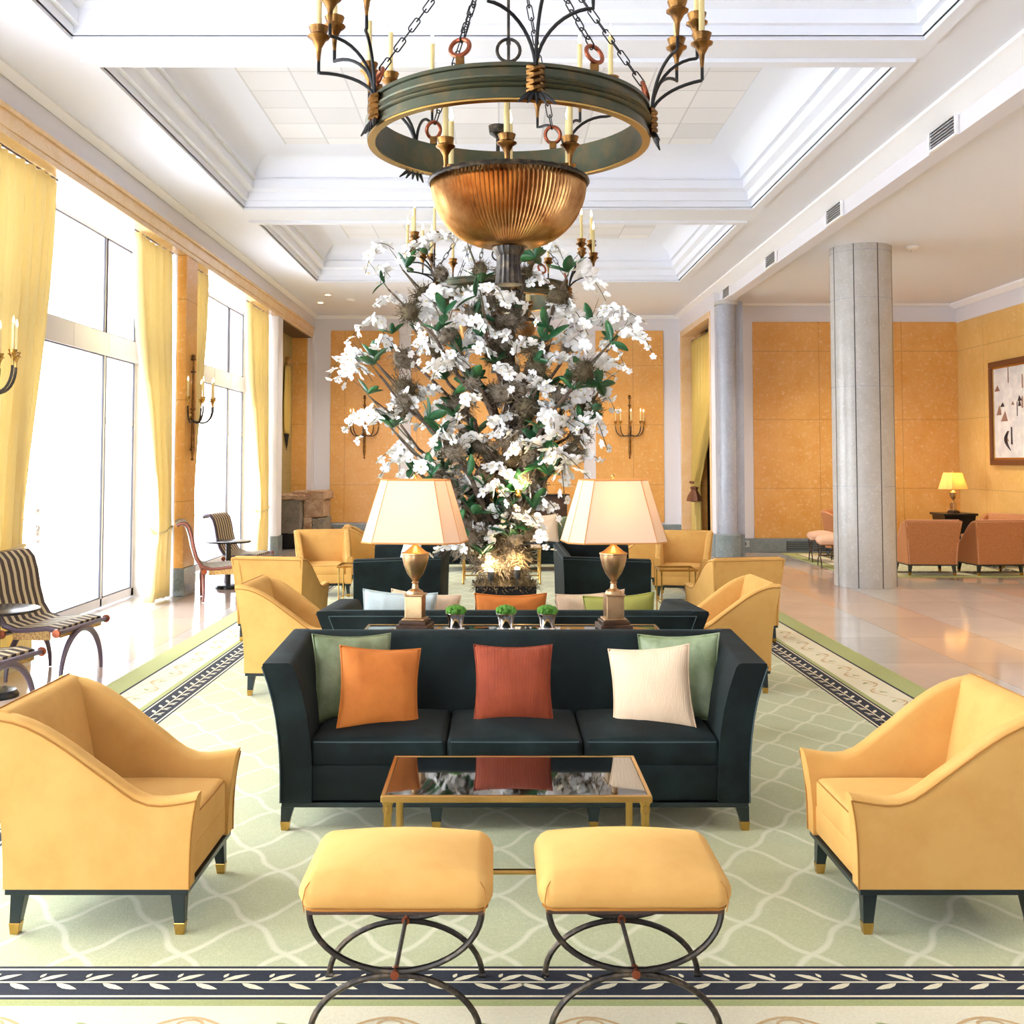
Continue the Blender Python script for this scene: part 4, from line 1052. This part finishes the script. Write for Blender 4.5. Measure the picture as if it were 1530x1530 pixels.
# orchid sprays
def spray(seed, n, ln):
    q = random.Random(seed); g = G(); g.cur = 0; P = []
    for i in range(9):
        t = i/8; P.append(Vector((ln*t, .02*sin(t*5), .12*sin(t*pi*.9)-.22*t*t)))
    g.cur = 1; g.tube([tuple(p) for p in P], .0035, 5)
    for k in range(n):
        t = .22+.78*k/(n-1); i = min(7, int(t*8)); c = P[i].lerp(P[i+1], t*8-i)
        off = Vector((q.uniform(-.02, .02), (.035 if k % 2 else -.035), -.02+q.uniform(-.02, .02))); c = c+off
        T = Matrix.Translation(c) @ Euler((q.uniform(-.5, .5)+(1.2 if k % 2 else -1.2)*q.uniform(.4, 1), q.uniform(-.4, .4), q.uniform(0, 6))).to_matrix().to_4x4()
        R0 = q.uniform(.05, .064)*(1 if t < .85 else .6)
        g.cur = 0
        for m in range(5):
            a = 2*pi*m/5; wid = R0*(.52 if m in (1, 4) else .34)
            A = Matrix.Rotation(a, 4, 'Z'); cup = q.uniform(-.1, .3)
            pts = [(0, 0, 0), (R0*.35, wid*.75, .1*R0), (R0*.75, wid, cup*R0), (R0*1.0, wid*.45, cup*R0*1.2), (R0*1.04, -wid*.45, cup*R0*1.2), (R0*.75, -wid, cup*R0), (R0*.35, -wid*.75, .1*R0), (R0*.6, 0, -.06*R0)]
            g.add(pts, [(0, 1, 7), (1, 2, 7), (2, 3, 7), (3, 4, 7), (4, 5, 7), (5, 6, 7), (6, 0, 7)], T @ A)
        g.cur = 2; g.lathe([(.0005, -.002), (.007, .004), (.006, .012), (.0005, .016)], 6, T=T)
    return g.build('orchid_spray', [MT['petal'], MT['stem'], MT['throat']], tree, smooth=60)
sp = [spray(1, 11, .34), spray(2, 9, .28), spray(3, 12, .36), spray(4, 8, .24)]
sprays = []
pxs = [(575, 385, -1), (570, 425, -1), (590, 468, -1), (575, 530, -1), (545, 575, -1), (575, 640, -1), (605, 690, -1), (610, 600, -1), (640, 590, -1), (690, 350, 1), (660, 365, -1), (930, 490, 1), (905, 480, 1), (905, 530, 1), (895, 560, 1), (870, 600, 1), (860, 640, 1), (820, 640, 1), (800, 600, 1), (690, 445, -1), (735, 445, 1), (760, 470, 1), (830, 560, 1), (660, 660, -1), (700, 730, -1), (745, 775, 1), (745, 790, -1), (740, 740, 1), (830, 470, 1), (860, 500, 1), (720, 520, -1), (760, 560, 1), (690, 560, -1), (730, 610, 1), (770, 620, -1), (700, 600, -1), (750, 660, 1), (790, 540, 1), (715, 660, -1), (640, 520, -1), (780, 690, 1)]
for (x, y, s) in pxs:
    p = px(x, y, TY)-TO; p.y = rnd.uniform(-.45, .05); p.x -= s*.12; sprays.append((p, s))
for P in branches:
    for k in (3, 5, 7):
        if rnd.random() < .8: sprays.append((P[k]+Vector((rnd.uniform(-.06, .06), rnd.uniform(-.15, .05), rnd.uniform(-.02, .08))), 1 if P[7].x > 0 else -1))
for i, (p, s) in enumerate(sprays[:96]):
    k = rnd.uniform(.85, 1.25); az = (0 if s > 0 else pi)+rnd.uniform(-.9, .9)
    place(sp[i % 4], p, (rnd.uniform(-.5, .5), rnd.uniform(-.7, .45), az), (k,)*3)
for i, o in enumerate(sp): o.location = (rnd.uniform(-.3, .2), -.2, 1.6+.4*i)
# bare twigs
for i in range(24):
    P = branches[i]; a = P[7]; d = (P[7]-P[4]).normalized()
    g = G(); g.tube([tuple(P[5]), tuple(a), tuple(a+d*.12+Vector((0, 0, .02))), tuple(a+d*.26+Vector((rnd.uniform(-.03, .03), 0, rnd.uniform(-.03, .06))))], [.008, .006, .004, .002], 5); g.build('twig', MT['stem'], tree)
# planter and ground moss
pl = thing('planter_box', 'square black planter box holding the flowering tree', 'planter', (.07, TY+.02, .012))
g = G(); h = .27
g.box(-h, h, -h, -h+.02, 0, .58); g.box(-h, h, h-.02, h, 0, .58); g.box(-h, -h+.02, -h+.02, h-.02, 0, .58); g.box(h-.02, h, -h+.02, h-.02, 0, .58); g.box(-h+.02, h-.02, -h+.02, h-.02, .0, .5)
g.build('box', MT['dark'], pl, smooth=0, bevel=.004)
g = G(); q = random.Random(9)
L = []
for i in range(15):
    row = []
    for j in range(15):
        u, v = -1+2*i/14, -1+2*j/14; row.append((u*.25, v*.25, .545+.1*(1-u*u)*(1-v*v)+q.uniform(-.012, .012)))
    L.append(row)
g.loft(L, False, False)
for k in range(1100):
    u, v = q.uniform(-1, 1), q.uniform(-1, 1); p = Vector((u*.27, v*.27, .545+.09*(1-u*u)*(1-v*v))); w = Vector((q.uniform(-1, 1), q.uniform(-1, 1), 0)).normalized()*.003
    t = Vector((u*.6+q.gauss(0, .6), v*.6+q.gauss(0, .6), .8)).normalized(); pts = []
    for s_i in range(4):
        pts.append(tuple(p+w)); pts.append(tuple(p-w)); t = (t+Vector((q.gauss(0, .5), q.gauss(0, .5), q.gauss(-.15, .4)))).normalized(); p = p+t*.025
    g.add(pts, [(2*i, 2*i+1, 2*i+3, 2*i+2) for i in range(3)])
g.build('ground_moss', MT['mossd'], pl, smooth=60)
for (x, y, z, lb) in ((-.13, -.2, .69, 'small glowing spotlight in the planter moss, left one'), (.1, -.22, .71, 'small glowing spotlight in the planter moss, right one')):
    r_ = thing('uplight', lb, 'spotlight', (x+.07, TY+y, z))
    g = G(); g.lathe([(.02, -.05), (.028, -.03), (.03, .02), (.026, .03)], 16); g.tube([(0, 0, -.05), (0, 0, -.13)], .006, 6); g.build('housing', MT['black'], r_)
    g = G(); g.sphere((0, -.0, .03), .026, 8); g.build('bulb', emit('uplight_bulb', col(255, 220, 150), 12), r_)
    ld = D.lights.new('uplight_glow', 'POINT'); ld.energy = 4; ld.color = (1, .72, .38); ld.shadow_soft_size = .03
    lo = D.objects.new('uplight_glow', ld); C.objects.link(lo); lo.parent = r_; lo.location = (0, -.02, .09)
r_ = thing('uplight', 'glowing spotlight clipped high in the tree below the orchids', 'spotlight', (.18, TY-.25, 1.42))
g = G(); g.lathe([(.02, -.05), (.028, -.03), (.03, .02), (.026, .03)], 16, T=Matrix.Rotation(R(-40), 4, 'X')); g.tube([(0, .0, -.02), (-.05, .12, -.06), (-.1, .25, -.05)], .006, 6); g.build('housing', MT['brass'], r_)
g = G(); g.sphere((0, .015, .03), .028, 8); g.build('bulb', D.materials['uplight_bulb'], r_)
ld = D.lights.new('uplight_glow', 'POINT'); ld.energy = 6; ld.color = (1, .72, .38); ld.shadow_soft_size = .03
lo = D.objects.new('uplight_glow', ld); C.objects.link(lo); lo.parent = r_; lo.location = (0, -.06, .1)

# ------------------------------------------------------------------ striped chairs by the windows
def make_klismos(label, wood, group):
    root = thing('striped_chair', label, 'chair', (0, 0, 0), 0, group); W = .66
    # profile in (y,z): front at -y
    pr = [(-.34, .40), (-.25, .415), (-.12, .40), (.0, .395), (.1, .43), (.16, .52), (.2, .66), (.225, .80), (.255, .9), (.30, .95), (.36, .95), (.4, .925)]
    P = []
    for i in range(len(pr)-1):
        for t in (0, .33, .66): P.append(Vector((0, fr(pr[i][0], pr[i+1][0], t), fr(pr[i][1], pr[i+1][1], t))))
    P.append(Vector((0, *pr[-1])))
    L = []
    for i, p in enumerate(P):
        t = (P[min(i+1, len(P)-1)]-P[max(0, i-1)]).normalized(); n = Vector((0, -t.z, t.y)); th = .022
        if n.z < 0 and i < 6: n = -n
        a, b = p+n*th, p-n*th
        L.append([(-W/2, a.y, a.z), (0, a.y, a.z), (W/2, a.y, a.z), (W/2, b.y, b.z), (0, b.y, b.z), (-W/2, b.y, b.z)])
    g = G(); g.loft(L, True, True); g.build('upholstery', MT['stripe'], root, smooth=50)
    for s in (-1, 1):
        g = G(); g.tube([(s*(W/2+.008), p.y, p.z) for p in P], [.018]*(len(P)-6)+[.016, .015, .014, .013, .012, .01], 8); g.build('side_rail', wood, root)
    for y, z in ((-.36, .39), (.08, .375)):
        g = G(); g.tube([(-W/2-.06, y, z), (W/2+.06, y, z)], .018, 10); fr_ = g.build('seat_rail', wood, root)
        g = G()
        for s in (-1, 1): g.lathe([(.001, -.014), (.03, -.012), (.034, 0), (.03, .012), (.001, .014)], 14, T=Matrix.Translation((s*(W/2+.07), y, z)) @ Matrix.Rotation(R(90), 4, 'Y'))
        g.build('rosette', MT['copper'], fr_)
        g = G(); a = W/2-.0; g.tube([(a*cos(t), y, .004+.37*sin(t)) for t in [pi*i/24 for i in range(25)]], [.014+.012*sin(pi*i/24) for i in range(25)], 8); g.build('arched_leg', wood, root)
    g = G(); g.box(-W/2, W/2, -.352, -.345, .345, .40); g.build('front_fringe', MT['gold'], root, smooth=0)
    for s in (-1, 1): g = G(); g.box(s*(W/2+.012)-.006, s*(W/2+.012)+.006, -.28, .02, .33, .40); g.build('gold_tassel_panel', MT['gold'], root, smooth=0, bevel=.003)
    return root
kl = make_klismos('striped scroll-back chair nearest the camera by the first window', MT['lilw'], 'striped chairs by the windows')
kl.location = (-3.66, 8.62, 0); kl.rotation_euler = (0, 0, R(84))
dup(kl, 'striped chair at the left edge of the photo showing only its seat and arched legs', (-3.56, 7.1, 0), R(80))
dup(kl, 'striped scroll-back chair by the second window, behind a small round table', (-3.6, 14.95, 0), R(86))
k2 = make_klismos('pale-backed scroll chair with red wooden legs between curtain and yellow armchair', MT['redw'], 'striped chairs by the windows')
for o in k2.children:
    pass
k2.location = (-3.55, 13.25, 0); k2.rotation_euler = (0, 0, R(108))
# pale outside back of that chair
g = G(); L = []
for (y, z) in ((.13, .42), (.188, .52), (.228, .66), (.253, .79), (.285, .885), (.32, .925), (.37, .925)): L.append([(-.3, y+.002, z), (.3, y+.002, z)])
g.loft(L, False, False); g.build('back_lining', MT['sheer'], k2, smooth=60, solid=.004)
def round_table(label, loc, r=.3, h=.63):
    root = thing('pedestal_table', label, 'side table', loc, 0, 'dark round tables between the striped chairs')
    g = G(); g.lathe([(.001, h-.022), (r-.01, h-.022), (r, h-.012), (r, h-.003), (r-.006, h), (.001, h)], 40); g.build('table_top', MT['dark'], root)
    g = G(); g.lathe([(.035, .06), (.035, h-.022)], 20); g.build('stem', MT['dark'], root)
    g = G(); g.lathe([(.001, 0), (.17, 0), (.17, .02), (.15, .05), (.04, .065), (.001, .065)], 32); g.build('foot', MT['dark'], root)
    return root
round_table('dark round pedestal table at the left edge between two striped chairs', (-3.63, 7.8, 0))
round_table('dark round pedestal table between the pale-backed and striped chairs', (-3.6, 14.38, 0))

# ------------------------------------------------------------------ niche contents
root = thing('stone_fireplace', 'rough stone fireplace block in the niche at the far left', 'fireplace', (-3.9, 21.4, 0))
rq = random.Random(21)
def rock(x0, x1, y0, y1, z0, z1, m, nm='stone_block', seed=0):
    q = random.Random(seed); g = G(); g.rbox((x0+x1)/2, (y0+y1)/2, (z0+z1)/2, x1-x0, y1-y0, z1-z0, .03, 0, 6)
    g.v = [(x+q.uniform(-.012, .012), y+q.uniform(-.012, .012), z+q.uniform(-.012, .012)) for x, y, z in g.v]
    return g.build(nm, m, root, smooth=30)
rock(-.44, .12, -.9, .3, .32, .95, MT['block'], seed=1)
rock(-.44, .2, -.92, .5, .95, 1.04, MT['block2'], 'mantel_slab', 2)
rock(.13, .5, -.6, .4, .6, .93, MT['block2'], seed=3)
rock(-.1, .52, -.5, .6, .93, 1.1, MT['block2'], seed=4)
rock(.14, .3, -.65, .3, .34, .6, MT['block2'], seed=5)
rock(.3, .52, -.62, .4, .3, .58, MT['block'], seed=6)
g = G(); g.box(-.44, .5, -.6, .9, 0, .32); g.build('hearth', MT['dark'], root, smooth=0, bevel=.02)
root = thing('draped_figure_relief', 'gold draped relief hanging on the niche mosaic above the fireplace', 'wall relief', (-4.36, 21.95, 1.9))
g = G(); L = []
for j in range(16):
    t = j/15; z = fr(1.75, .35, t); w = .12+.22*sin(t*pi*.8+.3)
    L.append([(.03+.02*sin(i*1.9+t*3), -w+2*w*i/14, z) for i in range(15)])
g.loft(L, False, False); g.build('drape', MT['curtd'], root, smooth=70, solid=.02)
g = G(); g.sphere((.04, 0, 1.85), .09, 8); g.build('head', MT['gold'], root)
g = G()
for k in range(5): y = -.16+.08*k; g.tube([(.03, y, .36), (.03, y*.5, 0.02+abs(k-2)*.05)], [.022, .006], 6)
g.build('black_fringe', MT['dark'], root)

# ------------------------------------------------------------------ outdoors glimpsed through the glass
def shrub(x, y, s, lb, seed):
    q = random.Random(seed); root = thing('garden_shrub', lb, 'shrub', (x, y, -.05))
    g = G()
    for k in range(260):
        d = Vector((q.gauss(0, .35), q.gauss(0, .35), abs(q.gauss(.5, .3))))*s; a = Vector((q.gauss(0, 1), q.gauss(0, 1), q.gauss(0, 1))).normalized()*.06*s; b = a.orthogonal().normalized()*.03*s
        g.add([tuple(d-a), tuple(d+b), tuple(d+a), tuple(d-b)], [(0, 1, 2, 3)])
    g.build('foliage', mat('pale_foliage', col(170, 205, 190), .9), root, smooth=0)
    g = G(); g.tube([(0, 0, 0), (0, 0, .5*s)], .03*s, 6); g.build('stem', MT['bark'], root)
shrub(-9.8, 22.9, 1.6, 'pale green shrub outside, faint through the first window', 1)

# ------------------------------------------------------------------ light
w = D.worlds.new('world'); bpy.context.scene.world = w; w.use_nodes = True
bg = w.node_tree.nodes['Background']; bg.inputs[0].default_value = (.87, .935, 1, 1); bg.inputs[1].default_value = 11

for (x, y) in ((-2.6, 20.6), (0, 20.6), (2.6, 20.6), (6.2, 17.5), (6.2, 11), (6.2, 5)):  # fill spots added to brighten the far hall and right aisle
    ld = D.lights.new('fill_spot', 'SPOT'); ld.energy = 420 if x > 4 else 300; ld.color = (1, .9, .76); ld.spot_size = R(130); ld.spot_blend = .8; ld.shadow_soft_size = .12
    lo = D.objects.new('fill_spot', ld); C.objects.link(lo); lo.location = (x, y, (ZC if abs(x) < 4 else ZS)-.03)
# ------------------------------------------------------------------ camera
cd = D.cameras.new('camera'); co = D.objects.new('camera', cd); C.objects.link(co)
cd.sensor_width = 36; cd.lens = 36*1600/1530; cd.clip_end = 200; cd.clip_start = .05
cd.shift_x = (765-744)/1530; cd.shift_y = (610-765)/1530
co.location = (0, 0, 1.7); co.rotation_euler = (R(90+2.8), 0, 0)
sc_ = bpy.context.scene; sc_.camera = co
sc_.view_settings.view_transform = 'Standard'; sc_.view_settings.look = 'None'; sc_.view_settings.gamma = 1; sc_.view_settings.use_curve_mapping = False
sc_.view_settings.exposure = .34
